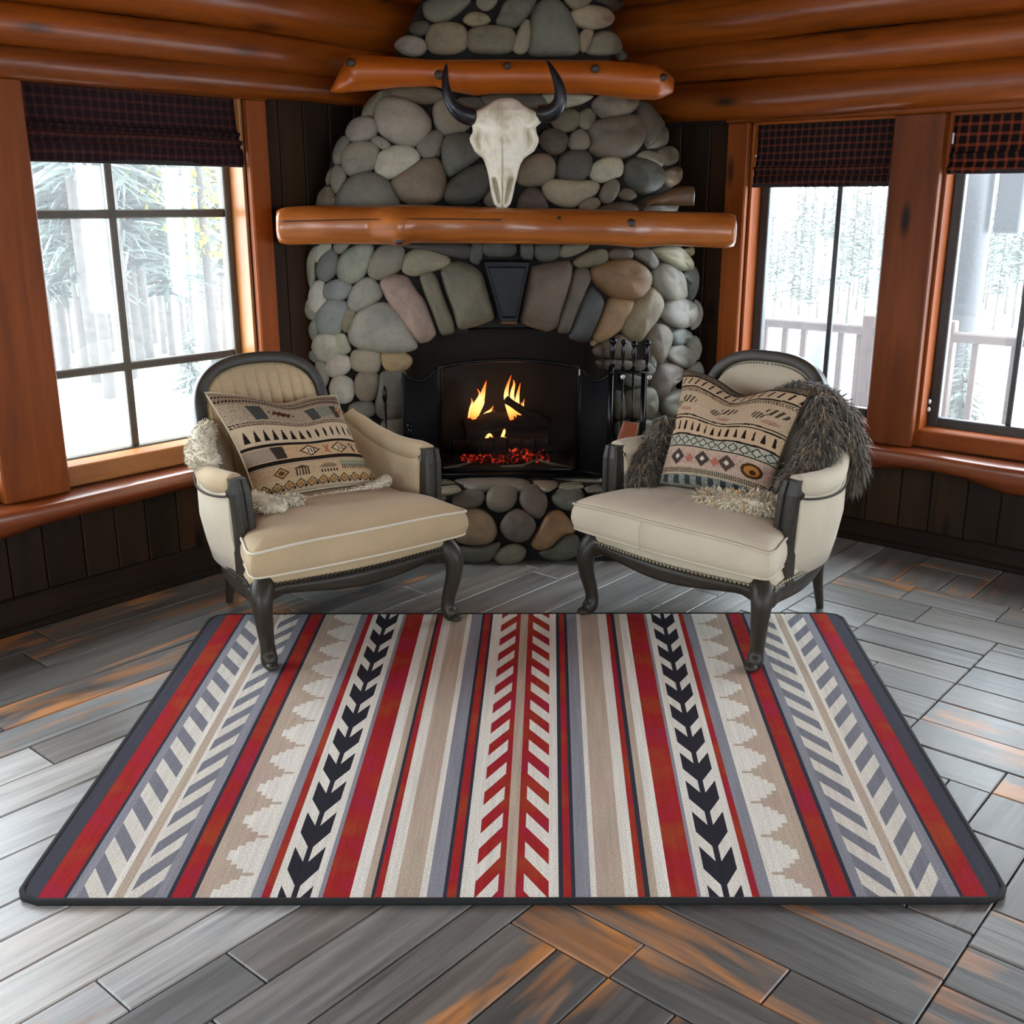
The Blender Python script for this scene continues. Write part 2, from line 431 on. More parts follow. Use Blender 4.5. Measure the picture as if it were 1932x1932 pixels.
run_a(3.11,SIZE,2.42,2.55); run_a(3.11,SIZE,2.55,2.68); run_a(3.11,SIZE,2.68,2.84); run_a(3.11,SIZE,2.84,3.0); run_a(3.11,SIZE,3.0,3.2); run_a(3.11,SIZE,3.2,3.4)
patch(2.85,4.5,3.4,4.2); patch(4.5,SIZE,3.4,4.2)
b_=4.2
while b_<SIZE: run_a(0,SIZE,b_,min(b_+.16,SIZE)); b_+=.16
mb=MB(); warm_bias=[]
for (a0,a1,b0,b1,ax) in boards:
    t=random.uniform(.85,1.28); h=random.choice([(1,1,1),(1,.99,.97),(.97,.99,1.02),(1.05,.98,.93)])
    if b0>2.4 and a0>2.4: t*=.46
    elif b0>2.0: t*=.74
    elif b0>.8 and a0>2.4: t*=1.75  # window glare put into the colour: these boards are lightened
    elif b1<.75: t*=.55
    n0=len(mb.v); dz=random.uniform(-.0015,.001)
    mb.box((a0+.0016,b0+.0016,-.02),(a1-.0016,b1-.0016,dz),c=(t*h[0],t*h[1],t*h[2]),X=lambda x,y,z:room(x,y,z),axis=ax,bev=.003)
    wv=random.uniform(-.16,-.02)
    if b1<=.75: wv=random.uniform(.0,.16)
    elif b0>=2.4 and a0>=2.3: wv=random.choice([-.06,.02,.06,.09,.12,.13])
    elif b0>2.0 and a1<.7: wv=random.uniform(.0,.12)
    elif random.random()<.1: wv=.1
    warm_bias+=[wv]*(len(mb.v)-n0)
n0=len(mb.v); mb.box((-.2,-.2,-.12),(SIZE+.2,SIZE+.2,-.012),m=1,X=lambda x,y,z:room(x,y,z)); warm_bias+=[0]*(len(mb.v)-n0)
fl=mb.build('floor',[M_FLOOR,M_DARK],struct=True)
at=fl.data.attributes.new('warm_bias','FLOAT','POINT'); at.data.foreach_set('value',warm_bias)
# ------------------------------------------------------------------ fireplace
def stonemat(name='river_stone'):
    m,nt,b=newmat(name)
    v=gvec(nt,(1,1,1)); f=noise(nt,v,9,5,.6,.4); f2=noise(nt,v,60,3,.6)
    c=ramp(nt,f,[(.3,(.72,.74,.76,1)),(.5,(.98,.98,.98,1)),(.72,(1.18,1.13,1.05,1))])
    c2=ramp(nt,f2,[(.3,(.9,.9,.9,1)),(.7,(1.08,1.08,1.08,1))]); c=mixc(nt,1,c,c2,'MULTIPLY'); c=tinted(nt,c)
    nt.links.new(c,b.inputs['Base Color']); b.inputs['Roughness'].default_value=.55; b.inputs['Specular IOR Level'].default_value=.35
    ad=N(nt,'ShaderNodeMath',operation='ADD'); nt.links.new(f,ad.inputs[0]); nt.links.new(f2,ad.inputs[1]); bump(nt,b,ad.outputs[0],.25,.006); return m
M_STONE=stonemat(); M_MORTAR=plain('dark_mortar',(22,17,13),.9,bmp=.6,sc=60)
M_BLACK=plain('black_cast_iron',(22,22,24),.38,.7,.2)
M_SOOT=plain('sooty_firebrick',(44,24,14),.85,0,.3,bmp=.5)
XC=-.03
def lerp(tab,x):
    if x<=tab[0][0]: return tab[0][1:]
    for p,q in zip(tab,tab[1:]):
        if x<=q[0]:
            t=(x-p[0])/(q[0]-p[0]); return tuple(a+(b-a)*t for a,b in zip(p[1:],q[1:]))
    return tab[-1][1:]
#        z    left   right  front
PROF=[(.0,-.875,.80,4.66),(.6,-.90,.83,4.66),(1.0,-.915,.84,4.66),(1.3,-.90,.83,4.66),(1.45,-.87,.81,4.66),(1.68,-.80,.74,4.68),(1.82,-.71,.68,4.70),(1.93,-.58,.60,4.71),(2.0,-.55,.50,4.72),(2.12,-.51,.48,4.73),(2.32,-.40,.48,4.74),(2.5,-.38,.48,4.75)]
def prof(z):
    l,r,y=lerp(PROF,z); return l,r,y
def FY(x,z,grow=0.0):
    l,r,y=prof(z); c=(l+r)/2; w=(r-l)/2-.02
    u=min(abs(x-c)/w,.9995); return y+.085*(x-c)+(.07 if x<c else .42)*(1-(1-u**3.2)**.5)
def onF(px,py):
    r=ray(px,py); Y=4.7
    for _ in range(14):
        k=Y/r[1]; Y=.5*Y+.5*FY(r[0]*k,EYE+r[2]*k)
    k=Y/r[1]; return np.array([r[0]*k,Y,EYE+r[2]*k])
def HY(z): return 4.42-.10*(1-(max(0,min(z,.33))/.33)**2)      # bulging hearth front
def onH(px,py):
    r=ray(px,py); Y=4.4
    for _ in range(10):
        k=Y/r[1]; z=EYE+r[2]*k; x=r[0]*k; Y=.5*Y+.5*(HY(z)+.35*max(0,abs(x+.02)-.55)**1.5)
    k=Y/r[1]; return np.array([r[0]*k,Y,EYE+r[2]*k])
def chaikin(P,n=2,w=.22):
    for _ in range(n):
        Q=[]
        for i in range(len(P)):
            a,b=np.array(P[i],float),np.array(P[(i+1)%len(P)],float); Q.append(a*(1-w)+b*w); Q.append(a*w+b*(1-w))
        P=Q
    return P
srnd=random.Random(77)
def stone(mb,poly,col,proj,depth=.5,infl=1.12,sm=.22,nit=2,flat=2.4,gain=1.0):
    """a rounded stone: outline on the masonry surface, domed outwards and continued inwards"""
    P=chaikin(poly,nit,sm); c=sum(P)/len(P); P=[c+(p-c)*infl for p in P]
    W=[proj(p[0],p[1]) for p in P]; C=proj(c[0],c[1])
    W=[np.array(w) for w in W]; n=len(W)
    # outward normal from the outline
    nn=np.zeros(3)
    for i in range(n): nn+=np.cross(W[i]-C,W[(i+1)%n]-C)
    nn/=np.linalg.norm(nn)
    if nn[1]>0 or (abs(nn[1])<.3 and nn[2]<0): nn=-nn
    size=math.sqrt(sum(np.linalg.norm(w-C)**2 for w in W)/n); mn=min(np.linalg.norm(w-C) for w in W)
    D=min(depth*(.4*size+.6*mn),.085); base=-.30*D; rings=[]; K=8
    lum=sum(lin(col))/3; cc=tuple((v*.78+lum*.22*k)*gain*srnd.uniform(.97,1.03) for v,k in zip(lin(col),(1.05,1.0,.92))); cc=tuple(v/.95 for v in cc); off=[srnd.uniform(0,30) for _ in range(3)]
    lump=[srnd.uniform(-.05,.05) for _ in range(4)]; ph=[srnd.uniform(0,6) for _ in range(4)]
    ks=[(-.5,.93),(-.1,1.0)]+[( (1-(1-math.cos(pi/2*(1-t)))**1.0), 0) for t in []]
    lev=[(-.9,.80),(-.35,.97),(0,1.0)]
    for i in range(1,K): 
        t=i/K; r=math.cos(t*pi/2)**(1/ (flat/2)) if False else (1-t**flat)**(1/flat); lev.append((t,None))
    out=[]
    prof_=[(-.9,.80),(-.35,.965),(0.0,1.0)]+[(sin(a)**(.8),cos(a)**(.62)) for a in [pi/2*k/K for k in range(1,K)]]
    for h,r in prof_:
        out.append([C+(w-C)*r+nn*(base+D*h*(1+sum(l*math.sin((q+1)*2*pi*j/n+p_) for q,(l,p_) in enumerate(zip(lump,ph)))*max(h,0))) for j,w in enumerate(W)])
    o=len(mb.v); vs=[p for r in out for p in r]+[C+nn*(base+D*1.0)]; fs=[]
    for i in range(len(out)-1):
        for j in range(n): k=(j+1)%n; fs.append((i*n+j,i*n+k,(i+1)*n+k,(i+1)*n+j))
    L=len(out)-1
    for j in range(n): fs.append((L*n+j,L*n+(j+1)%n,len(vs)-1))
    fs.append(tuple(range(n-1,-1,-1)))
    mb.add(vs,fs,0,cc,[tuple(np.array(p)+off) for p in vs])
def P_(s,ox,oy,sc=4.83):
    v=[float(x) for x in s.replace('|',',').split(',')]; return [np.array((ox+v[i]/sc,oy+v[i+1]/sc)) for i in range(0,len(v),2)]
# outlines read as x,y pairs in three grids over the masonry
CH_A='''1160,0,1600,-20,1480,110,1360,190,1240,195,1165,140;98,97,78
1650,-20,1830,-10,1800,60,1740,100,1680,90,1640,40;112,102,80
1515,185,1560,120,1650,105,1740,140,1765,190,1700,235,1580,235;128,110,76
1020,280,1060,210,1150,190,1210,220,1180,300,1100,330;72,60,48
1185,330,1230,225,1400,205,1520,240,1545,350,1525,450,1400,485,1240,480,1190,410;128,112,80
1560,330,1600,260,1750,235,1935,250,1985,330,1970,430,1900,480,1620,475,1565,410;112,104,76
890,415,940,350,1030,325,1130,350,1180,410,1150,480,1050,510,950,480;132,120,98
1860,110,1880,40,1950,-20,2180,-20,2125,110,2005,250,1895,235,1815,200;94,90,72'''
CH_B='''135,450,160,340,220,210,280,180,295,300,275,450,200,490;138,122,92
300,450,310,250,340,80,430,10,560,20,640,120,700,260,730,400,710,480,500,490,330,490;100,98,80
600,-40,880,-40,800,60,700,85,640,40;122,108,82
900,0,1120,-20,1110,70,1060,110,1000,60;64,54,42
680,150,730,80,860,45,990,80,1050,160,1000,235,860,265,740,230;152,130,100
740,330,790,265,870,280,840,380,790,480,750,440;138,118,86
830,450,880,330,980,280,1070,330,1115,430,1080,490,960,500,860,490;122,112,88
1050,510,1130,440,1190,520,1120,560;74,62,50'''
BR_A='''590,1055,620,960,700,870,790,820,780,900,720,960,700,1050,640,1045;112,104,84
780,880,790,820,860,790,880,850,840,900;92,82,64
850,790,960,750,1150,770,1290,820,1340,870,1260,930,1130,940,960,890,860,860;98,84,62
715,1030,760,930,850,890,1000,920,1120,980,1200,1070,1200,1180,1130,1290,1000,1320,870,1280,760,1200;144,136,116
1245,1010,1280,930,1400,890,1550,990,1590,1130,1500,1200,1350,1230,1270,1150;132,126,104
1450,890,1650,880,1760,940,1700,1000,1560,990;88,78,60
445,1200,500,1100,590,1065,700,1080,740,1150,690,1250,580,1285,480,1275;130,124,112
325,1400,370,1290,430,1235,480,1300,420,1370,400,1480,340,1490;114,110,94
400,1430,450,1330,560,1290,700,1300,745,1400,700,1530,580,1570,470,1590,420,1520;130,122,104
675,1270,740,1235,820,1280,860,1330,790,1365,700,1320;124,118,102
715,1500,760,1390,880,1330,1030,1335,1110,1410,1090,1500,960,1590,830,1625,740,1580;168,161,138
1095,1330,1130,1270,1240,1190,1330,1200,1320,1320,1260,1420,1180,1445,1120,1390;114,110,94
1330,1300,1390,1220,1520,1215,1620,1260,1680,1400,1600,1470,1480,1550,1390,1600,1335,1480;98,98,84
870,1650,960,1570,1130,1460,1260,1440,1320,1530,1350,1680,1300,1820,1130,1850,980,1830,900,1740;114,96,76
1350,1750,1400,1650,1530,1550,1680,1490,1740,1580,1745,1720,1640,1840,1480,1860,1370,1830;74,72,60
345,1900,400,1720,520,1600,680,1575,800,1630,880,1750,930,1900,800,1990,450,1990;106,104,90
300,1600,340,1510,410,1520,450,1620,400,1720,350,1760,305,1680;122,114,94
255,1650,280,1570,320,1530,310,1620,290,1690;102,94,74
175,1880,200,1760,270,1695,330,1740,340,1880,280,1980,190,1980;112,100,80
250,1830,290,1780,345,1800,350,1880,280,1890;134,134,124
1700,1830,1740,1740,1830,1700,1900,1760,1880,1880,1780,1930;94,82,66
930,1920,1000,1860,1200,1860,1330,1900,1300,1980,1000,1980;90,84,70
1230,1210,1290,1260,1320,1360,1290,1430,1240,1380;88,80,64
1600,1000,1900,1000,2000,1200,1900,1400,1650,1250;80,72,56
1750,1450,1950,1420,2000,1650,1850,1700,1760,1650;84,76,60'''
BR_B='''-160,900,-60,850,150,850,400,870,440,960,200,1010,-60,1010;86,78,60
405,860,600,850,860,870,820,910,720,960,560,985,430,930;154,146,124
480,1090,560,1000,700,1000,760,1080,700,1180,600,1200,520,1160;104,92,70
720,1080,760,1010,830,985,890,1050,860,1150,800,1185,740,1150;112,100,78
885,920,960,850,1150,850,1270,900,1260,980,1130,1060,1010,1065,930,1000;120,108,84
835,1190,860,1120,1000,1080,1180,1055,1290,1070,1340,1150,1310,1290,1220,1400,1110,1430,960,1410,860,1350,880,1260;100,88,70
1270,920,1350,960,1440,1060,1500,1180,1440,1260,1370,1330,1340,1200,1300,1060;97,87,70
1420,1130,1500,1150,1540,1250,1520,1330,1420,1340,1370,1330,1400,1240;108,100,82
640,1290,680,1200,760,1175,820,1230,840,1330,760,1365,660,1355;110,102,82
370,1250,450,1170,580,1190,640,1270,600,1380,500,1410,410,1350;82,70,52
180,1600,220,1480,330,1410,450,1410,515,1500,500,1620,400,1680,280,1690,200,1670;122,107,80
540,1540,580,1420,680,1370,800,1380,850,1460,830,1580,740,1650,620,1640,550,1600;72,71,58
840,1580,880,1490,980,1440,1100,1440,1135,1510,1120,1600,1050,1620,960,1660,880,1640;162,149,124
1170,1520,1220,1450,1320,1450,1450,1500,1510,1590,1480,1700,1370,1760,1270,1740,1190,1650;80,76,64
1280,1410,1340,1370,1440,1390,1505,1450,1490,1520,1420,1500,1320,1450;120,108,84
1460,1360,1550,1330,1620,1380,1635,1450,1600,1500,1530,1500,1500,1430;100,88,68
1520,1560,1600,1510,1665,1550,1650,1660,1580,1700,1520,1640;117,100,72
415,1710,460,1640,560,1640,680,1650,850,1650,910,1690,880,1770,760,1820,700,1880,560,1870,450,1800;148,133,102
930,1780,960,1690,1030,1630,1100,1660,1100,1750,1040,1840,960,1845;112,102,82
735,1870,800,1810,900,1800,935,1860,860,1930,760,1930;122,107,82
1100,1760,1150,1715,1230,1735,1265,1790,1200,1830,1120,1810;102,88,68
170,1880,220,1760,300,1700,400,1760,450,1870,430,1960,200,1960;82,70,58
900,1900,1080,1840,1200,1850,1290,1900,1200,1980,960,1980;90,76,57
1270,1890,1350,1800,1450,1780,1600,1760,1640,1900,1500,1990,1300,1980;84,74,58'''
LO_A='''90,560,120,460,180,410,200,470,160,560,165,700,125,790,100,700;132,130,112
160,470,200,395,300,380,310,440,240,490,190,560,165,530;152,150,132
175,610,220,500,310,430,370,500,360,650,270,730,195,700;102,102,98
330,410,360,370,490,370,440,450,390,480,345,450;117,112,92
365,600,400,500,520,410,640,390,690,430,660,560,600,690,480,750,390,700;132,132,116
645,600,700,480,770,410,880,400,975,430,950,600,880,660,760,710,670,680;114,110,92
965,590,1000,490,1080,440,1200,450,1340,490,1385,540,1360,600,1200,640,1080,680,990,650;124,115,88
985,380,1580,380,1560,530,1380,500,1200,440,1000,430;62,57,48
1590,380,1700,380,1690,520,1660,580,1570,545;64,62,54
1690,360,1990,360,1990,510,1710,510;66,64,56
465,920,500,800,590,710,680,705,755,790,770,870,680,940,560,1000,490,980;126,126,114
230,820,270,750,370,710,470,750,500,790,450,880,360,900,260,880;126,132,129
105,880,130,770,190,725,250,740,240,860,270,900,230,980,170,1010,115,970;168,168,154
65,970,100,890,120,970,185,1020,180,1060,130,1080,80,1040;128,124,108
180,1060,210,960,300,895,440,920,460,1000,410,1090,400,1180,320,1220,220,1210,185,1140;124,132,129
405,1100,430,990,490,980,535,1000,510,1100,470,1190,420,1180;117,107,84
485,1210,520,1090,590,1000,740,935,860,960,950,1060,1040,1210,1075,1330,960,1365,780,1370,600,1340,510,1290;132,130,116
100,1170,130,1090,180,1080,190,1180,170,1250,140,1270;117,114,98
135,1330,170,1230,250,1200,350,1220,390,1330,380,1420,280,1460,190,1440;168,168,150
305,1260,360,1210,430,1205,470,1290,490,1360,420,1395,370,1380,330,1310;154,154,134
105,1420,125,1350,170,1430,230,1460,160,1470;112,117,107
250,1520,280,1430,380,1395,470,1420,490,1510,440,1570,330,1600,265,1570;178,178,164
490,1430,520,1360,620,1350,740,1370,760,1460,730,1560,620,1560,510,1530;142,134,114
770,1400,800,1380,960,1375,1035,1420,1040,1480,980,1540,840,1555,790,1500;148,120,77
165,1470,250,1460,270,1560,290,1620,250,1700,200,1620,180,1540;137,134,117
295,1700,330,1610,410,1590,500,1630,520,1730,490,1820,400,1840,320,1790;182,182,166
525,1650,560,1565,680,1560,745,1590,735,1720,690,1810,600,1820,540,1760;124,115,94
760,1600,790,1560,980,1550,1000,1700,1000,1930,860,1990,740,1950,720,1830,745,1740;94,92,82
470,1870,540,1830,660,1825,710,1870,700,1950,560,1990,490,1960;107,107,98
440,2010,540,1990,680,2010,740,2100,760,2190,620,2240,470,2210;97,94,82
770,2020,880,1980,1010,1990,1040,2170,1030,2290,870,2300,780,2160;92,88,77
470,2240,620,2230,760,2210,800,2370,560,2420;86,82,70
800,2310,1030,2300,1050,2470,800,2480;82,77,64
180,1700,240,1690,290,1790,280,1950,200,1950;120,116,100
200,1980,420,1900,450,2100,400,2300,220,2250;110,106,92
480,2440,800,2400,800,2600,500,2620;80,76,64
240,2300,450,2240,480,2500,260,2520;92,88,76'''
ARCH='''A;755,750,800,690,900,670,1010,690,1080,800,1160,900,1220,1050,1270,1200,1200,1270,1110,1290,1020,1170,900,1020,800,860;138,115,98
A;1120,700,1150,640,1220,635,1280,700,1340,880,1430,1100,1430,1190,1310,1220,1230,1010,1160,840;97,90,70
A;1310,630,1370,570,1470,550,1590,580,1690,650,1740,830,1790,1000,1800,1070,1640,1130,1470,1170,1420,980,1350,800;97,92,70
B;290,600,360,580,500,555,640,535,675,590,670,700,620,870,570,1020,540,1140,460,1180,300,1140,200,1090,230,900,270,720;94,78,62
B;690,640,740,610,820,620,850,700,800,820,740,960,680,1110,650,1200,540,1190,560,1070,620,900;87,77,62
B;780,860,850,770,930,840,970,920,940,1030,870,1180,830,1280,720,1270,650,1240,700,1070;62,62,61
B;980,960,1020,880,1120,880,1235,900,1230,980,1170,1060,1120,1170,1040,1230,950,1280,860,1320,860,1250,920,1120;132,100,60'''
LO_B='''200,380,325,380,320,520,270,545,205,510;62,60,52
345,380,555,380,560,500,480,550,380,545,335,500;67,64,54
560,470,600,390,820,390,800,440,700,490,620,510,570,500;107,100,75
690,560,720,520,850,450,960,435,1000,480,980,560,870,590,740,605;102,90,64
1015,460,1060,430,1210,435,1230,490,1200,525,1060,530,1015,510;82,64,44
1240,450,1380,430,1460,540,1450,590,1400,620,1340,560,1260,510;84,74,58
1420,440,1640,410,1720,490,1770,580,1740,635,1660,620,1560,570,1480,500;128,123,94
1690,440,1780,410,1790,470,1760,500,1720,480;122,107,72
865,640,930,590,1060,540,1210,535,1330,600,1385,680,1370,780,1300,880,1180,890,1030,860,900,740;114,82,43
1160,1100,1210,960,1300,880,1390,790,1470,860,1500,950,1440,1080,1350,1190,1280,1280,1180,1220,1140,1160;114,100,70
1430,720,1440,640,1500,570,1590,600,1670,700,1700,830,1660,900,1570,900,1480,830;118,115,98
1640,620,1690,690,1710,870,1690,890,1660,750;122,120,107
1690,650,1790,590,1830,680,1820,800,1770,900,1720,880,1710,760;87,90,80
1500,1030,1540,930,1660,880,1770,920,1800,1020,1770,1110,1680,1160,1570,1110;126,124,112
1780,900,1840,930,1870,1020,1840,1120,1770,1170,1750,1130,1810,1030;134,129,114
1370,1200,1430,1130,1520,1130,1580,1210,1560,1320,1500,1460,1440,1470,1390,1380,1360,1280;94,84,67
1570,1210,1640,1160,1720,1170,1760,1220,1720,1290,1620,1310,1580,1270;87,90,88
1700,1290,1760,1230,1820,1240,1860,1330,1830,1430,1780,1450,1740,1360;117,115,102
1540,1400,1600,1320,1680,1305,1750,1370,1790,1460,1720,1520,1620,1480;102,100,87
1780,1480,1840,1460,1880,1550,1850,1590,1780,1600,1720,1530;117,117,107
1420,1560,1470,1490,1590,1490,1690,1540,1640,1640,1540,1700,1500,1800,1420,1760,1400,1640;87,74,62
1360,1430,1400,1380,1440,1440,1440,1510,1390,1560,1360,1500;87,82,68
880,1350,960,1270,1040,1250,1110,1210,1200,1280,1250,1370,1200,1430,1000,1420,900,1400;82,68,52
900,1450,1000,1440,1220,1450,1220,1530,1000,1540,920,1510;80,68,52
1230,1470,1330,1440,1440,1520,1400,1600,1250,1600;72,64,54
1150,1560,1350,1600,1360,1680,1200,1700,1120,1640;74,68,56
1150,1750,1300,1700,1420,1700,1450,1800,1440,1920,1340,1980,1180,1950;87,82,64
1040,1720,1140,1740,1165,1850,1160,1980,1050,1980;72,66,54
960,1720,1030,1700,1030,1850,970,1880;62,52,42
1240,1990,1400,1990,1440,2120,1250,2150;77,72,58
1060,2000,1220,2000,1220,2150,1060,2150;74,70,56
1060,2170,1440,2170,1440,2330,1060,2330;74,68,54
1500,1820,1660,1700,1760,1800,1700,1950,1540,1960;86,80,68
1680,1640,1840,1620,1860,1780,1780,1800;98,94,84
1460,2000,1700,1980,1740,2200,1500,2250;80,74,62'''
fire=thing('stone_fireplace','corner fireplace of rounded grey and tan river stones with an arched firebox','fireplace',(XC,4.66,0))
def at_parent(o):
    o.matrix_parent_inverse=Matrix.Translation(-Vector(fire.location)); return o
def stones(name,blocks,proj=onF,gain=1.02,**k):
    mb=MB()
    for txt,ox,oy,sc in blocks:
        for ln in txt.strip().split('\n'):
            p,c=ln.split(';')[-2:]; stone(mb,P_(p,ox,oy,sc),tuple(float(x) for x in c.split(',')),proj,gain=gain,**k)
    return at_parent(mb.build(name,M_STONE,fire))
stones('chimney_stonework',[(CH_A,560,0,4.83),(CH_B,940,0,4.83)])
stones('overmantel_stonework',[(BR_A,560,0,4.83),(BR_B,940,0,4.83)])
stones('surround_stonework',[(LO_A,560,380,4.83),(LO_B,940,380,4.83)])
for ln in ARCH.split('\n'):
    t,p,c=ln.split(';'); mb=MB()
    stone(mb,P_(p,560 if t=='A' else 940,380),tuple(float(x) for x in c.split(',')),onF,.55,1.04,.16,2,gain=1.02)
    at_parent(mb.build('arch_stone',M_STONE,fire))
# mortar core with the arched opening
def inside(x,z):
    if z<.28: return False
    if abs(x+.035)>.44: return False
    return z<.875+.09*math.sqrt(max(0,1-((x+.035)/.44)**2))
mb=MB(); nx_,nz_=90,100
def core_pt(i,j,back=False):
    z=(TOP-.01)*j/nz_; l,r,y=prof(z); u=-1+2*i/nx_; u=math.copysign(abs(u)**.9,u); x=(l+r)/2+u*((r-l)/2-.045); return x,z
grid={}
vs=[];fs=[]
for j in range(nz_+1):
    for i in range(nx_+1):
        x,z=core_pt(i,j); vs.append((x,FY(x,z)+.020,z))
for j in range(nz_):
    for i in range(nx_):
        x,z=core_pt(i+.5,j+.5)
        if not inside(x,z): a=j*(nx_+1)+i; fs.append((a,a+1,a+nx_+2,a+nx_+1))
nb=len(vs)
for j in range(nz_+1):
    x,z=core_pt(0,j); vs.append((x,4.76,z)); x,z=core_pt(nx_,j); vs.append((x,5.18,z))
for j in range(nz_):
    a=j*(nx_+1); fs.append((a,a+nx_+1,nb+2*j+2,nb+2*j)); a=j*(nx_+1)+nx_; fs.append((a,nb+2*j+1,nb+2*j+3,a+nx_+1))
    fs.append((nb+2*j,nb+2*j+2,nb+2*j+3,nb+2*j+1))
mb.add(vs,fs)
at_parent(mb.build('mortar_core',M_MORTAR,fire))
# keystone
mb=MB(); K=[(911,490),(1001,490),(976,609),(945,609)]; q0=[onF(*p) for p in K]
rings=[]
for k,(d,s) in enumerate(((.06,1.0),(-.035,1.0),(-.05,.94),(-.05,.80),(-.044,.76))):
    cx=sum(q0)/4; rings.append([tuple(cx+(q-cx)*s+np.array([0,d+(cx[1]-q[1]),0])) for q in q0])
mb.loft(rings,smooth=False); o=at_parent(mb.build('keystone',M_BLACK,fire)); o['label']='black iron wedge keystone over the arch'
# firebox
mb=MB(); x0,x1=-.475,.405; y0,y1=4.68,5.16; zb=.330
def brick(x,y,z): return (x,y,z)
A=[(x0,zb),(x0,.875)]+[(-.035+.44*-cos(pi*k/16),.875+.09*sin(pi*k/16)) for k in range(1,16)]+[(x1,.875),(x1,zb)]
n=len(A); ys=[y0,5.0,y1]; vs=[];fs=[]
for y,s in ((y0,1.0),(4.86,.97),(y1,.82)):
    for x,z in A: vs.append((-.035+(x+.035)*s,y,zb+(z-zb)*(1 if s>.95 else .95)))
for r in range(2):
    for i in range(n): k=(i+1)%n; fs.append((r*n+i,(r+1)*n+i,(r+1)*n+k,r*n+k))
fs.append(tuple(2*n+i for i in range(n)))
mb.add(vs,fs,smooth=False)
m_brick,nt,b=newmat('firebox_brick'); tc=N(nt,'ShaderNodeTexCoord')
mp=N(nt,'ShaderNodeMapping'); mp.inputs['Rotation'].default_value=(pi/2,0,0); nt.links.new(tc.outputs['Object'],mp.inputs[0])
bt=N(nt,'ShaderNodeTexBrick'); bt.inputs['Scale'].default_value=6.5; bt.inputs['Color1'].default_value=rgba((20,12,8)); bt.inputs['Color2'].default_value=rgba((14,9,7)); bt.inputs['Mortar'].default_value=rgba((14,10,8)); bt.inputs['Mortar Size'].default_value=.02
nt.links.new(mp.outputs[0],bt.inputs['Vector']); nt.links.new(bt.outputs[0],b.inputs['Base Color']); b.inputs['Roughness'].default_value=.9
at_parent(mb.build('firebox',m_brick,fire,nrm=False))
# raised hearth
mb=MB(); n=40; rings=[]
for z in (0,.06,.12,.18,.24,.318):
    r=[]
    for i in range(n+1):
        x=-.80+1.62*i/n; r.append((x,HY(z)+.04+.35*max(0,abs(x+.02)-.55)**1.5,z))
    r+=[(.82,4.75,z),(-.80,4.70,z)]; rings.append(r)
mb.loft(rings); hc=at_parent(mb.build('hearth_core',M_MORTAR,fire))
HF='''505,1130,540,1090,640,1075,710,1090,715,1140,670,1190,570,1200,515,1180;107,100,82
720,1110,770,1055,850,1045,915,1070,920,1140,880,1200,800,1220,730,1190;116,106,88
930,1110,970,1060,1030,1040,1090,1090,1115,1160,1090,1230,1050,1265,980,1220,935,1170;102,90,78
1135,1120,1180,1070,1270,1060,1340,1090,1340,1160,1290,1210,1200,1200,1145,1160;92,90,78
530,1270,560,1210,680,1195,760,1250,795,1340,760,1410,680,1430,580,1420,525,1390;132,107,74
805,1310,850,1230,920,1190,1010,1240,1045,1310,1000,1390,920,1415,840,1380;97,86,74
1000,1420,1060,1320,1110,1220,1190,1205,1250,1270,1290,1350,1210,1360,1120,1450,1050,1460;134,94,52
1050,1470,1130,1450,1220,1360,1300,1360,1330,1480,1200,1530,1080,1510;74,72,58
765,1500,820,1440,910,1415,980,1450,960,1520,880,1550,800,1545;94,88,70
520,1430,680,1440,820,1400,800,1460,740,1540,560,1530;76,72,58
370,1100,430,1090,480,1130,440,1160,370,1150;107,104,90
1350,1180,1420,1120,1500,1200,1450,1300,1330,1290;98,92,78
1360,1320,1480,1310,1520,1450,1380,1480;90,84,70
1380,1110,1500,1080,1560,1140,1500,1180,1400,1170;104,98,84
1520,1200,1640,1180,1660,1330,1540,1340;96,88,74
380,1180,480,1170,520,1260,440,1320,370,1280;98,92,78
360,1340,480,1330,520,1420,440,1480,360,1450;84,78,64
220,1120,350,1110,350,1240,240,1260;104,98,84
200,1290,340,1280,340,1430,220,1450;92,86,72
60,1110,200,1120,210,1260,80,1280;100,96,82
60,1300,190,1300,200,1440,70,1450;88,82,68'''
stones('hearth_front_stonework',[(HF,700,600,3.331)],onH,depth=.62,infl=1.05)
HT='''520,1020,640,990,900,990,1000,1030,980,1070,800,1060,640,1070,560,1040;116,110,102
365,1010,480,1010,540,1040,400,1050;104,98,84
390,1070,540,1050,570,1080,480,1100,400,1090;134,126,104
920,990,1090,990,1110,1010,1000,1018;117,107,88
1110,990,1440,990,1450,1030,1340,1030,1160,1015;117,110,94
1010,1020,1170,1025,1180,1050,1110,1085,1040,1060;128,118,98
1190,1040,1320,1030,1340,1060,1250,1075,1180,1065;123,114,94
1340,1065,1440,1045,1470,1080,1360,1090;114,106,90
1450,995,1600,1000,1600,1040,1470,1030;110,102,86
1480,1050,1600,1050,1620,1090,1490,1085;110,102,86
150,1010,350,1010,350,1060,160,1070;108,102,88
0,1020,130,1020,130,1080,20,1080;108,102,88
180,1080,360,1075,350,1100,200,1105;112,106,92'''
stones('hearth_top_stonework',[(HT,700,600,3.331)],lambda x,y: atZ(x,y,.318),depth=.22,infl=1.03,sm=.12)

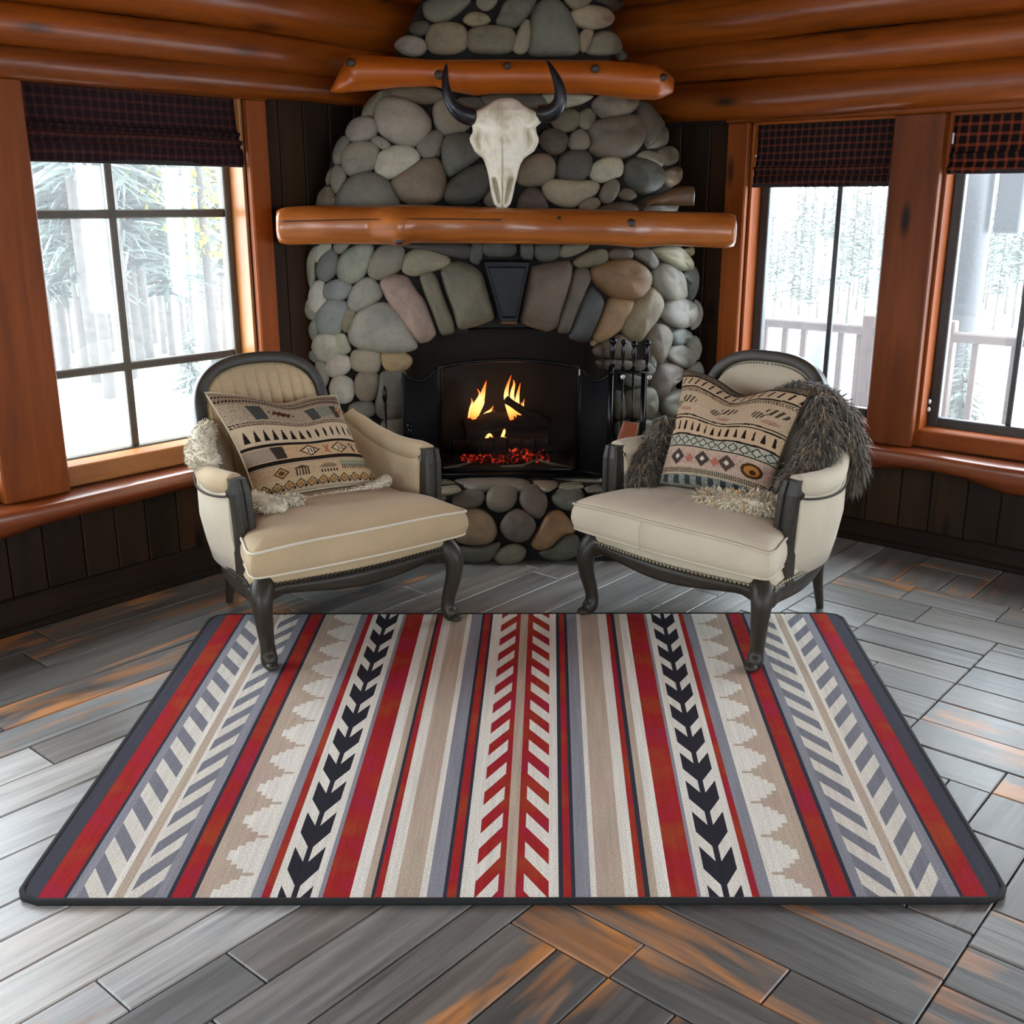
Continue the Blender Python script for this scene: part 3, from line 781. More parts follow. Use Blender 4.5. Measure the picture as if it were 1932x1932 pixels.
# mantel: a split log with a knot shoulder, bearing on the stonework
def plank_prof(name,pts_top,pts_bot,px0,px1,yf,yb,mat,label,cat,parent=None,n=90,endcut=(0,0)):
    pass
mt=MB(); n=110; rings=[]; G=[]; rr=random.Random(5)
TOPY=[(0,392),(.06,388),(.22,389),(.27,386),(.45,391),(.7,396),(1,402)]
BOTY=[(0,463),(.12,461),(.24,462),(.265,466),(.29,459),(.5,461),(.72,463),(.79,468),(.86,464),(1,470)]
FRONT=[(0,4.36),(.2,4.36),(.27,4.31),(.3,4.32),(.6,4.34),(.78,4.35),(.85,4.38),(1,4.42)]
for i in range(n+1):
    t=i/n; px=522+t*(1389-522); yf=lerp(FRONT,t)[0]; top=atY(px,lerp(TOPY,t)[0],yf+.03); bot=atY(px,lerp(BOTY,t)[0],yf+.03); x=top[0]
    zt,zb=top[2],bot[2]; h=zt-zb; yb=4.50+.17*min(1,t*4)
    w=.006*sin(t*17)+.004*sin(t*41)
    e=1.0; 
    if t<.012: e=.90+.1*t/.012
    if t>.988: e=.90+.1*(1-t)/.012
    P=[(yb,zt),(yf+.06,zt),(yf+.02,zt-.008),(yf+.0+w*.5,zt-.03),(yf-.008+w,zt-h*.38),(yf-.012+w,zt-h*.6),(yf+.0+w,zt-h*.82),(yf+.03,zt-h*.96),(yf+.07,zb),(yb,zb)]
    cz=(zt+zb)/2; cy=(yf+yb)/2
    rings.append([(x,cy+(y-cy)*e,cz+(z-cz)*e) for y,z in P]); G+=[(x+3.1,(y-4.2)+7,z+1) for y,z in P]
mt.loft(rings,g=G)
# end stubs and knots
def knot(mb,px,py,Y,r):
    p=atY(px,py,Y); mb.sphere(p,(r,.010,r*.95),18,10)
M_MANTEL=wood('honey_mantel_wood',(132,66,18),(200,116,46),.28,sc=(1.0,20,20),knots=False,coat=.3)
M_KNOT=plain('dark_knot',(48,26,14),.45,0,.3,60)
mantel=tag(mt.build('mantel_shelf',[M_MANTEL],loc=(0,4.5,1.39)),'long honey-brown split-log mantel shelf across the stone fireplace','mantel')
kb=MB(); 
for q in ((1190,422,4.352,.021),(1055,411,4.338,.008),(752,453,4.317,.020)):
    kb=MB(); knot(kb,*q); o=kb.build('knot',[M_KNOT],mantel); o.matrix_parent_inverse=Matrix.Translation(-Vector(mantel.location))
cr=MB(); cr.tube([tuple(atY(525+t*420,418-3*sin(t*3)-t*3,lerp(FRONT,t*.48)[0]-.0125) ) for t in [k/24 for k in range(25)]],.0022,6)
o=cr.build('drying_crack',[M_KNOT],mantel); o.matrix_parent_inverse=Matrix.Translation(-Vector(mantel.location))
# collar log above
cb=MB(); n=60; rings=[];G=[]
BT=[(0,165),(.03,125),(.06,95),(.12,97),(.3,106),(.5,105),(.8,107),(.95,115),(1,140)]
BB=[(0,167),(.02,171),(.2,160),(.3,158),(.345,166),(.42,176),(.47,172),(.6,172),(.75,172),(.88,182),(.96,184),(1,170)]
for i in range(n+1):
    t=i/n; px=615+t*(1278-615); a=atY(px,lerp(BT,t)[0],4.46); b=atY(px,lerp(BB,t)[0],4.46); cz=(a[2]+b[2])/2; h=max((a[2]-b[2])/2,.004); x=a[0]
    d=min(h*1.35,.12)*(1 if .05<t<.97 else .75)
    P=[(4.55-d*cos(q)*1.0+.02, cz+h*sin(q)) for q in [2*pi*k/20 for k in range(20)]]
    rings.append([(x,y,z) for y,z in P]); G+=[(x+11,y,z+4) for y,z in P]
cb.loft(rings,g=G)
M_COLLAR=wood('orange_beam_wood',(140,64,8),(196,100,20),.38,sc=(1.0,14,14),knots=False,coat=.15)
collar=tag(cb.build('beam_log',[M_COLLAR],loc=(0,4.55,2.0)),'orange varnished log beam with beaked ends across the upper chimney','beam')
for px,py,r,yy in ((662,118,.018,4.478),(829,141,.020,4.462),(957,124,.016,4.466),(1123,129,.018,4.464),(1252,146,.016,4.49)):
    kb=MB(); knot(kb,px,py,yy,r); o=kb.build('knot',[M_KNOT],collar); o.matrix_parent_inverse=Matrix.Translation(-Vector(collar.location))
# dark block at the right end of the mantel
db=MB(); rings=[]
for px,t_,b_,yy in ((1207,394,402,.03),(1222,378,404,.0),(1250,366,406,0),(1285,353,407,0),(1306,352,407,0),(1309,356,407,.01)):
    a=atY(px,t_,4.50); b=atY(px,b_,4.50)
    rings.append([(a[0],4.46+yy,1.483),(a[0],4.455+yy,a[2]-.015),(a[0],4.48+yy,a[2]),(a[0],4.58,a[2]+.004),(a[0],4.59,1.483)])
db.loft(rings); tag(db.build('driftwood_block',[wood('driftwood',(62,42,26),(120,92,64),.45,sc=(2,18,18),knots=False)],loc=(.6,4.5,1.49)),'rough dark brown wood block lying on the right end of the mantel','wood block')

# ------------------------------------------------------------------ fire screen, grate, logs, flames
scr=thing('fire_screen','black iron three-panel fire screen with arched middle standing on the hearth','fire screen',(-.02,4.56,.32))
def sp(o,root): o.matrix_parent_inverse=Matrix.Translation(-Vector(root.location)); return o
def screen_panel(P,top,fw,mesh_name,fr_name):
    """P: function (u in 0..1, z) -> world; top(u) = height of the top edge"""
    mb=MB(); n=24; zb=.355
    pts=[P(0,zb)]+[P(k/n,top(k/n)) for k in range(n+1)]+[P(1,zb)]
    mb.tube(pts,fw,8,up=(0,1,0)); mb.tube([P(0,zb),P(1,zb)],fw,8,up=(0,1,0))
    fr=sp(mb.build(fr_name,M_BLACK,scr),scr)
    g=MB(); vs=[];fs=[]
    for k in range(n+1): vs+= [P(k/n,zb),P(k/n,top(k/n))]
    for k in range(n): fs.append((2*k,2*k+2,2*k+3,2*k+1))
    g.add(vs,fs); return g
SX0,SX1=-.314,.286; SY=4.56
g=screen_panel(lambda u,z:(SX0+(SX1-SX0)*u,SY,z),lambda u:.812+.034*sin(pi*u)**.8,.009,'a','centre_frame')
m_gl,nt,b=newmat('smoked_screen_glass'); nt.nodes.remove(b)
t=N(nt,'ShaderNodeBsdfTransparent'); t.inputs[0].default_value=(.82,.78,.74,1); gg=N(nt,'ShaderNodeBsdfGlossy'); gg.inputs['Roughness'].default_value=.12; gg.inputs[0].default_value=(.6,.6,.6,1)
mx=N(nt,'ShaderNodeMixShader'); mx.inputs[0].default_value=.025; nt.links.new(t.outputs[0],mx.inputs[1]); nt.links.new(gg.outputs[0],mx.inputs[2]); nt.links.new(mx.outputs[0],nt.nodes['Material Output'].inputs[0])
o=sp(g.build('glass_panel',m_gl,scr),scr); 
M_PANELK=plain('black_screen_mesh',(15,14,16),.75,0,.3,200,spec=.15)
for s,xa,xb,nm in ((-1,-.462,-.324,'side_panel'),(1,.296,.415,'side_panel')):
    P=(lambda u,z,xa=xa,xb=xb,s=s:(xa+(xb-xa)*u,SY-.005-.075*((1-u) if s<0 else u),z))
    top=(lambda u: .802-.045*sin(pi*u)**.7+(.012*u if s<0 else .012*(1-u)))
    g=screen_panel(P,top,.006,'a','side_frame')
    o=sp(g.build(nm,M_PANELK,scr),scr); so=o.modifiers.new('t','SOLIDIFY'); so.thickness=.003
mb=MB(); mb.box((-.43,4.52,.330),(.40,4.61,.342),bev=.004); mb.tube([(-.43,4.525,.345),(.40,4.525,.345)],.008,10); sp(mb.build('base_plate',M_BLACK,scr),scr)
mb=MB(); mb.box((.287,4.542,.782),(.293,4.55,.808)); sp(mb.build('hinge',plain('steel_hinge',(190,190,190),.3,.8),scr),scr)

grate=thing('log_grate','black iron grate holding the burning logs behind the screen','grate',(-.05,4.900,.325))
mb=MB()
for k in range(8): x=-.27+.062*k; mb.tube([(x,4.790,0.450),(x,4.800,0.390),(x,4.850,0.375),(x,5.030,0.375),(x,5.070,0.420)],.008,8)
mb.tube([(-.30,4.830,0.375),(.19,4.830,0.375)],.009,8); mb.tube([(-.30,5.020,0.375),(.19,5.020,0.375)],.009,8)
for x in (-.26,.15):
    for y in (4.830,5.020): mb.tube([(x,y,0.375),(x,y,0.323)],.009,8)
sp(mb.build('bars',M_BLACK,grate),grate)
M_CHAR=wood('charred_bark',(16,10,7),(48,28,18),.9,sc=(2,10,10),knots=False,bmp=1.0)
def flog(name_,pts,r,label,seed):
    rd=random.Random(seed); mb=MB(); Q=catmull(pts,6); ph=rd.uniform(0,6)
    mb.tube([tuple(q) for q in Q],[r*(1+.08*sin(i*1.3+ph)) for i in range(len(Q))],12,wob=lambda t,a:.08*sin(3*a+ph+5*t)+.05*sin(7*a))
    o=mb.build('firewood_log',[M_CHAR],loc=tuple(Q[0])); tag(o,label,'log'); return o
flog('',[(-.26,4.870,.39),(-.05,4.870,.40),(.16,4.890,.40)],.035,'charred log lying lowest at the front of the grate',1)
flog('',[(-.25,4.990,.41),(0,4.980,.42),(.17,4.990,.41)],.040,'thick charred log lying at the back of the grate',2)
flog('',[(-.22,4.890,.475),(-.05,4.920,.51),(.13,4.970,.50)],.042,'arched charred log lying across the top of the fire',3)
flog('',[(-.03,4.850,.62),(.06,4.870,.56),(.17,4.890,.50)],.018,'thin branch leaning down to the right over the burning logs',4)
M_EMB,nt,b=newmat('glowing_embers'); f=noise(nt,gvec(nt,(55,55,55)),1,3)
c=ramp(nt,f,[(.50,(.006,.001,.001,1)),(.60,(.5,.015,.004,1)),(.70,(1,.10,.02,1)),(.84,(1,.5,.15,1))]); nt.links.new(c,b.inputs['Emission Color']); b.inputs['Emission Strength'].default_value=.8
b.inputs['Base Color'].default_value=(.02,.01,.008,1); b.inputs['Roughness'].default_value=1
rd=random.Random(8); mb=MB()
for k in range(170):
    x=rd.uniform(-.24,.16); mb.sphere((x,rd.uniform(4.810,5.010),rd.uniform(.325,.355)),(rd.uniform(.01,.022),rd.uniform(.01,.02),rd.uniform(.008,.016)),7,4)
for k in range(50):
    x=rd.uniform(-.02,.15); mb.sphere((x,rd.uniform(4.790,4.840),rd.uniform(.335,.39)),rd.uniform(.007,.014),6,4)
o=mb.build('ember_bed',[M_EMB],loc=(-.03,4.900,.3)); tag(o,'bed of red glowing embers under the burning logs','embers',kind='stuff')
M_FL=emis('flame',[(0,(1,.10,.008,1)),(.18,(1,.42,.09,1)),(.5,(1,.60,.22,1)),(.78,(1,.22,.03,1)),(1,(.75,.04,.004,1))],2.6,0,0,1)
def flame(mb,pts,w,Y):
    Q=[atY(px,py,Y) for px,py in pts]; Q=catmull(Q,5); n=len(Q); rings=[];G=[]
    for i,q in enumerate(Q):
        t=i/(n-1); r=.72*w*(max(.02,sin(pi*min(1,.22+.78*t)))**.9)*(1-.35*t); a=Q[min(i+1,n-1)]-Q[max(i-1,0)]; a/=np.linalg.norm(a); s=np.array([a[2],0,-a[0]])
        rings.append([tuple(q+s*r*cos(2*pi*k/10)+np.array([0,1,0])*r*.55*sin(2*pi*k/10)) for k in range(10)]); G+=[(t,0,0)]*10
    mb.loft(rings,g=G)
fl1=[([(893,792),(898,775),(908,755),(913,735),(918,718)],.024),([(889,790),(893,768),(903,752),(905,742),(900,733)],.013),([(897,790),(906,770),(912,757),(910,748)],.014),([(884,792),(888,772),(891,760),(889,751)],.011),
 ([(905,791),(917,781),(926,774),(931,765)],.013),([(898,792),(914,788),(928,782),(932,773)],.011),([(882,793),(871,792),(864,786),(859,780)],.010),([(880,793),(874,795),(868,795)],.006),([(888,794),(902,794),(918,790)],.010),([(910,790),(914,776),(922,770),(921,764)],.008)]
fl2=[([(966,792),(960,770),(955,748),(958,728),(965,707)],.020),([(972,788),(969,768),(966,745),(970,725),(968,716)],.017),([(982,788),(976,765),(977,745),(982,722)],.018),([(978,790),(972,772),(966,760)],.016),([(990,790),(987,775),(987,762),(990,752)],.009),([(985,788),(983,772),(984,758)],.009),
 ([(986,791),(996,789),(1003,784)],.009),([(968,793),(980,793),(990,791)],.006),([(964,796),(962,785),(965,776)],.011),([(972,796),(974,787),(972,778)],.008),([(956,760),(952,752),(955,744)],.006)]
for fl_,lb in ((fl1,'left flames licking up over the logs'),(fl2,'tall right flames behind the thin branch')):
    mb=MB(); Y=4.890
    for k,(p,w) in enumerate(fl_): flame(mb,p,w,Y+.012*k)
    c=tuple(atY(930,790,Y)); o=mb.build('flame',[M_FL],loc=c); tag(o,lb,'flames')
mb=MB()
for p,w in (([(893,828),(902,824),(908,829)],.006),([(916,830),(924,820),(932,830)],.012),([(945,832),(951,815),(952,806)],.012),([(956,832),(966,828),(969,820)],.009),([(942,830),(955,826),(966,830)],.010)): flame(mb,p,w,4.945)
tag(mb.build('flame',[M_FL],loc=tuple(atY(930,828,4.820))),'small yellow flames glowing beneath the logs','flames')
ld=bpy.data.lights.new('fire_glow','POINT'); ld.energy=.6; ld.color=(1,.42,.12); ld.shadow_soft_size=.08; lo=bpy.data.objects.new('fire_glow',ld); COL.objects.link(lo); lo.location=(-.02,4.850,.62)
# loose sticks lying on the base plate in front of the glass
for q,(pp,lb) in enumerate((([(836,884),(865,880),(893,872)],'thin grey stick lying at the left foot of the fire screen glass'),([(945,881),(985,880),(1014,868)],'forked pale stick lying at the foot of the fire screen'),([(1014,868),(1040,876),(1080,882)],'pale split stick lying at the right foot of the fire screen'))):
    mb=MB(); mb.tube([tuple(atY(x,y-1,4.535)) for x,y in pp],[.004,.007,.003],7); tag(mb.build('kindling_stick',[wood('grey_stick',(70,60,48),(120,108,92),.8,knots=False)],loc=tuple(atY(pp[1][0],pp[1][1],4.52))),lb,'stick')

# ------------------------------------------------------------------ fire tools
M_IRON=plain('polished_black_iron',(16,16,18),.22,.6,.15); M_CHROME=plain('pale_steel',(200,200,196),.25,.3)
ts=thing('tool_stand','black iron tool stand with crossbar on the hearth right of the screen','tool stand',(.53,4.44,.335))
TY=4.44
def X_(px,py,Y=TY): return tuple(atY(px,py,Y))
mb=MB(); mb.box((.39,4.39,.334),(.64,4.50,.344),bev=.005); sp(mb.build('base',M_IRON,ts),ts)
for px in (1153,1215):
    x,_,_z=X_(px,700); mb=MB(); mb.tube([(x,TY,.33),(x,TY,.84 if px<1200 else .82)],[.011,.011],10); sp(mb.build('post',M_IRON,ts),ts)
za=X_(1180,701)[2]; xa=X_(1150,701)[0]; xb=X_(1219,701)[0]
mb=MB(); mb.tube([(xa,TY,za),(xb,TY,za)],.006,8); mb.tube([(xa,TY-.03,za),(xb,TY-.03,za)],.004,8); sp(mb.build('crossbar',M_IRON,ts),ts)
for px,py in ((1175,711),(1225,712)): mb=MB(); p=X_(px,py,TY-.03); mb.sphere(p,(.0105,.006,.0105),14,8); sp(mb.build('bolt_knob',M_CHROME,ts),ts)
def handle(px,ytop,ybot,ypk,w,label,cat,name,end):
    x,_,zt=X_(px,ytop); zb=X_(px,ybot)[2]; z0=.345; root=thing(name,label,cat,(x,TY,z0))
    mb=MB(); mb.tube([(x,TY,z) for z in np.linspace(zb,zt-.012,7)],[w*k for k in (.9,.55,.6,.8,1.0,.7,.5)],10); mb.sphere((x,TY,zt-.012),w*1.15,12,8); sp(mb.build('handle',M_IRON,root),root)
    mb=MB(); mb.tube([(x,TY,zb),(x,TY,z0+.10)],.0045,8)
    sp(mb.build('shaft',M_IRON,root),root)
    mb=MB()
    if end=='poker': mb.tube([(x,TY,z0+.1),(x,TY,z0+.02),(x,TY,z0)],[.006,.006,.001],8); mb.tube([(x,TY,z0+.05),(x+.03,TY,z0+.07)],[.005,.002],8)
    elif end=='shovel': mb.box((x-.045,TY-.004,z0),(x+.045,TY+.004,z0+.12),bev=.003)
    elif end=='brush': mb.tube([(x,TY,z0+.12),(x,TY,z0)],[.018,.03],14)
    else:
        for s in (-1,1): mb.tube([(x,TY,z0+.12),(x+s*.02,TY,z0+.06),(x+s*.004,TY,z0)],.005,8)
    sp(mb.build({'poker':'hook','shovel':'pan','brush':'bristles','tongs':'claw'}[end],M_IRON,root),root)
handle(1157,638,692,0,.014,'thick-handled black fire tool nearest the screen, leftmost on the stand','fire tool','fire_tongs','tongs')
handle(1177,640,697,0,.0105,'slim black fire tool with shiny ball top, second from left on the stand','fire tool','fire_poker','poker')
handle(1197,644,697,0,.0115,'black round-headed fire tool in the middle right of the stand','fire tool','hearth_brush','brush')
handle(1222,642,700,0,.0115,'black fire tool with bright ball end, rightmost on the stand','fire tool','ash_shovel','shovel')
# bellows leaning in the tools
mb=MB(); Q=[X_(1161,842,4.38),X_(1177,795,4.40),X_(1204,799,4.40),X_(1199,826,4.385),X_(1180,862,4.37)]; c=sum(np.array(q) for q in Q)/5
rings=[[tuple(c+(np.array(q)-c)*s+np.array([0,d,0])) for q in Q] for s,d in ((.9,-.016),(1,-.011),(1,.011),(.9,.016))]
mb.loft(rings,smooth=False)
bl=tag(mb.build('hearth_bellows',[plain('tan_leather',(150,78,44),.6,bmp=.3)],loc=tuple(c)),'reddish tan leather bellows propped between the fire tools','bellows')
mb=MB(); mb.tube([Q[0],Q[1],Q[2],Q[3]],.004,8); o=mb.build('piping',[plain('grey_binding',(120,104,86),.7)],bl); sp(o,bl)
mb=MB(); mb.tube([tuple(c+np.array([-.005,0,-.06])),(c[0]-.03,4.36,.335)],[.012,.006],10); o=mb.build('nozzle',[M_IRON],bl); sp(o,bl)
# left side tools
def rod(px,ytop,ybot,Y,label,name,ball):
    x,_,zt=atY(px,ytop,Y); root=thing(name,label,'fire tool',(x,Y,.32)); zb=.325
    mb=MB(); mb.tube([(x,Y,zb),(x,Y,zt-.05)],.006,8); sp(mb.build('shaft',M_IRON,root),root); mb=MB()
    if ball: mb.sphere((x,Y,zt-.013),.014,12,8); mb.tube([(x,Y,zt-.07),(x,Y,zt-.03),(x,Y,zt-.02)],[.007,.01,.006],10)
    else: mb.tube([(x,Y,zt-.07),(x,Y,zt-.05),(x,Y,zt-.03),(x,Y,zt-.012),(x,Y,zt)],[.006,.011,.010,.007,.002],10)
    sp(mb.build('handle',M_IRON,root),root)
rod(725,728,840,4.52,'tall thin iron poker with spear handle standing left of the fire screen','fire_poker',False)
rod(773,798,845,4.44,'short iron tool with ball top standing before the left screen panel','fire_tool',True)
# ------------------------------------------------------------------ rug
def rugmat():
    m,nt,b=newmat('woven_rug')
    v=gvec(nt,(1,1,1)); f=noise(nt,v,240,3,.7); f2=noise(nt,gvec(nt,(90,3,3)),1,3); f3=noise(nt,v,6,2)
    a=N(nt,'ShaderNodeAttribute',attribute_name='tint')
    c=mixc(nt,1,a.outputs['Color'],ramp(nt,f,[(.3,(.66,.66,.66,1)),(.7,(1.30,1.30,1.30,1))]),'MULTIPLY')
    c=mixc(nt,1,c,ramp(nt,f2,[(.3,(.88,.88,.88,1)),(.7,(1.1,1.1,1.1,1))]),'MULTIPLY')
    # red yarn drifts between brick and crimson
    hs=N(nt,'ShaderNodeHueSaturation'); mr=N(nt,'ShaderNodeMapRange'); mr.inputs['To Min'].default_value=.485; mr.inputs['To Max'].default_value=.512; mr.inputs['From Min'].default_value=.35; mr.inputs['From Max'].default_value=.65
    nt.links.new(f3,mr.inputs['Value']); nt.links.new(mr.outputs[0],hs.inputs['Hue']); nt.links.new(c,hs.inputs['Color'])
    nt.links.new(hs.outputs[0],b.inputs['Base Color']); b.inputs['Roughness'].default_value=.95; b.inputs['Specular IOR Level'].default_value=.15
    bump(nt,b,f,.6,.004); return m
M_RUG=rugmat()
NAVY=lin((50,50,62)); RED=lin((158,40,34)); GREY=lin((138,138,146)); CREAM=lin((222,217,206)); TAN=lin((184,166,148)); DKT=lin((160,140,124)); BLK=lin((42,40,48)); CHAR=lin((66,66,76)); WHT=lin((226,222,212))
RC=[np.array(atZ(27,1708,0)[:2]),np.array(atZ(1906,1705,0)[:2]),np.array(atZ(1584,1163,0)[:2]),np.array(atZ(403,1165,0)[:2])]
RT=.014
def rp(u,v,z=RT):
    p=(RC[0]*(1-u)+RC[1]*u)*(1-v)+(RC[3]*(1-u)+RC[2]*u)*v; return (float(p[0]),float(p[1]),z)
rg=MB()
cr_=.045
def clipu(u,v):
    # rounded corners
    ru,rv=.024,.032
    for cu,su in ((ru,-1),(1-ru,1)):
        for cv,sv in ((rv,-1),(1-rv,1)):
            if (u-cu)*su>0 and (v-cv)*sv>0:
                du,dv=(u-cu)/ru,(v-cv)/rv; d=math.hypot(du,dv)
                if d>1: u=cu+du/d*ru; v=cv+dv/d*rv
    return u,v
def rq(pts,c):
    ps=[clipu(*p) for p in pts]; rg.add([rp(u,v) for u,v in ps],[tuple(range(len(ps)))],0,c,[(u*2.2,v*1.7,0) for u,v in ps],smooth=False)
def stripe(u0,u1,c,n=16):
    for k in range(n): rq([(u0,k/n),(u1,k/n),(u1,(k+1)/n),(u0,(k+1)/n)],c)
U=lambda x:(x-27)/1879.
def slants(u0,u1,per,ph,slope,duty,c1,c2):
    """slanted bars across the band u0..u1: bars of c1 on c2; slope = rise in v from u0 to u1"""
    n=int(1/per)+4
    def clip(poly):
        for lim,sg in ((0,1),(1,-1)):
            out=[]
            for i in range(len(poly)):
                a,b=poly[i],poly[(i+1)%len(poly)]; ia=(a[1]-lim)*sg>=0; ib=(b[1]-lim)*sg>=0
                if ia: out.append(a)
                if ia!=ib: t=(lim-a[1])/(b[1]-a[1]); out.append((a[0]+(b[0]-a[0])*t,lim))
            poly=out
            if len(poly)<3: return None
        return poly
    for k in range(-3,n):
        v0=ph+k*per
        for (a,b,c) in ((v0,v0+per*duty,c1),(v0+per*duty,v0+per,c2)):
            P=clip([(u0,a),(u1,a+slope),(u1,b+slope),(u0,b)])
            if P: rq(P,c)
S=[(27,69,CHAR),(69,118,RED),(118,125,NAVY),('P',125,313),(313,321,NAVY),(321,357,RED),(357,366,NAVY),('Z',366,471,1),(471,491,GREY),(491,507,RED),('F',507,598),(598,607,GREY),(607,658,RED),(658,683,WHT),(683,698,TAN),(698,705,NAVY),(705,718,RED),(718,743,CREAM),(743,790,TAN),(790,803,CREAM),(803,834,GREY),(834,841,NAVY),(841,859,RED),(859,866,NAVY),
('C',866,1053),(1053,1062,NAVY),(1062,1077,RED),(1077,1085,NAVY),(1085,1114,GREY),(1114,1125,CREAM),(1125,1178,TAN),(1178,1203,CREAM),(1203,1216,RED),(1216,1226,NAVY),(1226,1241,TAN),(1241,1265,WHT),(1265,1315,RED),(1315,1322,GREY),('F',1322,1419),(1419,1433,RED),(1433,1458,GREY),('Z',1458,1560,-1),(1560,1569,NAVY),(1569,1607,RED),(1607,1616,NAVY),('P',1616,1812),(1812,1819,NAVY),(1819,1864,RED),(1864,1906,CHAR)]
PER=1/13.4; PF=1/11.3
for s_ in S:
    if s_[0]=='P':
        a,b=s_[1],s_[2]; w=b-a; L=lambda t:U(a+w*t)
        stripe(L(0),L(.10),GREY); slants(L(.10),L(.40),PER,.03,-.062,.52,lin((212,206,194)),lin((122,122,130))); stripe(L(.40),L(.465),CREAM)
        stripe(L(.465),L(.565),TAN); stripe(L(.565),L(.61),CREAM); slants(L(.61),L(.88),PER,-.02,.062,.50,lin((212,206,194)),lin((122,122,130))); stripe(L(.88),L(1),GREY)
    elif s_[0]=='C':
        a,b=866,1053; L=U
        stripe(L(866),L(893),CREAM); slants(L(893),L(937),PER,.0,.055,.5,RED,CREAM); stripe(L(937),L(949),RED); stripe(L(949),L(971),TAN); stripe(L(971),L(986),RED)
        slants(L(986),L(1034),PER,.055,-.055,.5,RED,CREAM); stripe(L(1034),L(1053),CREAM)
    elif s_[0]=='F':
        a,b=s_[1],s_[2]; w=b-a; L=lambda t:U(a+w*t)
        stripe(L(0),L(.16),CREAM); slants(L(.16),L(.44),PF,.065,-.036,.60,BLK,CREAM); stripe(L(.44),L(.56),BLK); slants(L(.56),L(.84),PF,.029,.036,.60,BLK,CREAM); stripe(L(.84),L(1),CREAM)
    elif s_[0]=='Z':
        a,b,dr=s_[1],s_[2],s_[3]; w=b-a
        L=(lambda t:U(a+w*t)) if dr>0 else (lambda t:U(b-w*t))
        def st(u0,u1,v0,v1,c):
            x,y=sorted((u0,u1)); 
            if v1>0 and v0<1: rq([(x,max(v0,0)),(y,max(v0,0)),(y,min(v1,1)),(x,min(v1,1))],c)
        st0=.30; 
        for k in range(-1,13):
            base=k*PF+.01; hs=[-.04,.09,.22,.38,.62,.62,.38,.22,.09,-.04]; vv=[0,.13,.25,.36,.46,.50,.54,.64,.75,.87,1]
            for q in range(10):
                v0=base+PF*vv[q]; v1=base+PF*vv[q+1]; h=hs[q]; st(L(0),L(st0+h*.95),v0,v1,TAN); 
                lt=.22 if h<0 else 0
                st(L(st0+h*.95),L(max(st0+h*.95,st0+h*.95+lt*.8)),v0,v1,WHT) if lt else None
                st(L(st0+h*.95+lt*.8),L(1),v0,v1,CREAM)
    else: stripe(U(s_[0]),U(s_[1]),s_[2])
rug=thing('area_rug','large striped wool rug in red, cream, grey and charcoal with black binding','rug',(float(sum(RC)[0]/4),float(sum(RC)[1]/4),0))
def rb(o): o.matrix_parent_inverse=Matrix.Translation(-Vector(rug.location)); return o
rb(rg.build('pile_face',M_RUG,rug,nrm=False))
# backing slab and bound edge follow the rounded outline
out=[]
for (u0,v0,u1,v1) in ((0,0,1,0),(1,0,1,1),(1,1,0,1),(0,1,0,0)):
    for k in range(40): t=k/40; out.append(clipu(u0+(u1-u0)*t,v0+(v1-v0)*t))
bk=MB(); bk.loft([[rp(u,v,z) for u,v in out] for z in (.001,RT-.002)],smooth=False)
rb(bk.build('backing',plain('black_rug_backing',(20,20,22),.9),rug))
bd=MB(); bd.tube([rp(u,v,.0085) for u,v in out],.0085,8,loop=True); rb(bd.build('binding',plain('black_binding_tape',(14,14,16),.8,0,.4,300,.4),rug))

# ------------------------------------------------------------------ armchairs
def fabric(name,col,sc=350):
    m,nt,b=newmat(name); tc=N(nt,'ShaderNodeTexCoord'); f=noise(nt,tc.outputs['Object'],sc,2); f2=noise(nt,tc.outputs['Object'],5,3)
    c=ramp(nt,f,[(.3,(*[v*.92 for v in lin(col)],1)),(.7,(*[min(1,v*1.06) for v in lin(col)],1))]); c=mixc(nt,1,c,ramp(nt,f2,[(.3,(.92,.92,.91,1)),(.7,(1.05,1.04,1.03,1))]),'MULTIPLY')
    nt.links.new(c,b.inputs['Base Color']); b.inputs['Roughness'].default_value=.8; b.inputs['Specular IOR Level'].default_value=.25; b.inputs['Sheen Weight'].default_value=.15
    ad=N(nt,'ShaderNodeMath',operation='ADD'); nt.links.new(f,ad.inputs[0]); nt.links.new(f2,ad.inputs[1]); bump(nt,b,ad.outputs[0],.15,.004); return m
M_CREAM=fabric('cream_upholstery',(196,184,162)); M_TANF=fabric('tan_upholstery',(184,162,128))
M_FRAME=wood('dark_grey_chair_wood',(40,35,29),(64,57,48),.40,sc=(3,40,40),knots=False,bmp=.15,spec=.35)
M_NAIL=plain('antique_nailhead',(150,140,118),.35,.6); M_PIPE=fabric('cream_piping',(214,204,184))
def planpts(front=.38,bow=.035,side=.385,back=.27,depth=.62,rad=.05,n=10,inset=0.0):
    """closed outline of the seat rail, from front left round the front to the right, then back"""
    P=[(-front,.015),(-.20,-bow*.55),(0,-bow),(.20,-bow*.55),(front,.015),(side,.10),(side-.005,.26),(side-.05,.45),(back,.60),(.13,.66),(0,.675),(-.13,.66),(-back,.60),(-side+.05,.45),(-side+.005,.26),(-side,.10)]
    C=catmull(P,n,True); cx,cy=0,.32
    return [np.array((cx+(p[0]-cx)*(1-inset/.38),cy+(p[1]-cy)*(1-inset/.34))) for p in C]
def cush_outline(n=8):
    P=[(-.375,.13),(-.402,.04),(-.418,-.035),(-.385,-.066),(-.18,-.080),(0,-.084),(.18,-.080),(.385,-.066),(.418,-.035),(.402,.04),(.375,.13),(.335,.165),(.322,.30),(.30,.50),(.15,.53),(-.15,.53),(-.30,.50),(-.322,.30),(-.335,.165)]
    return [np.array(p) for p in catmull(P,n,True)]
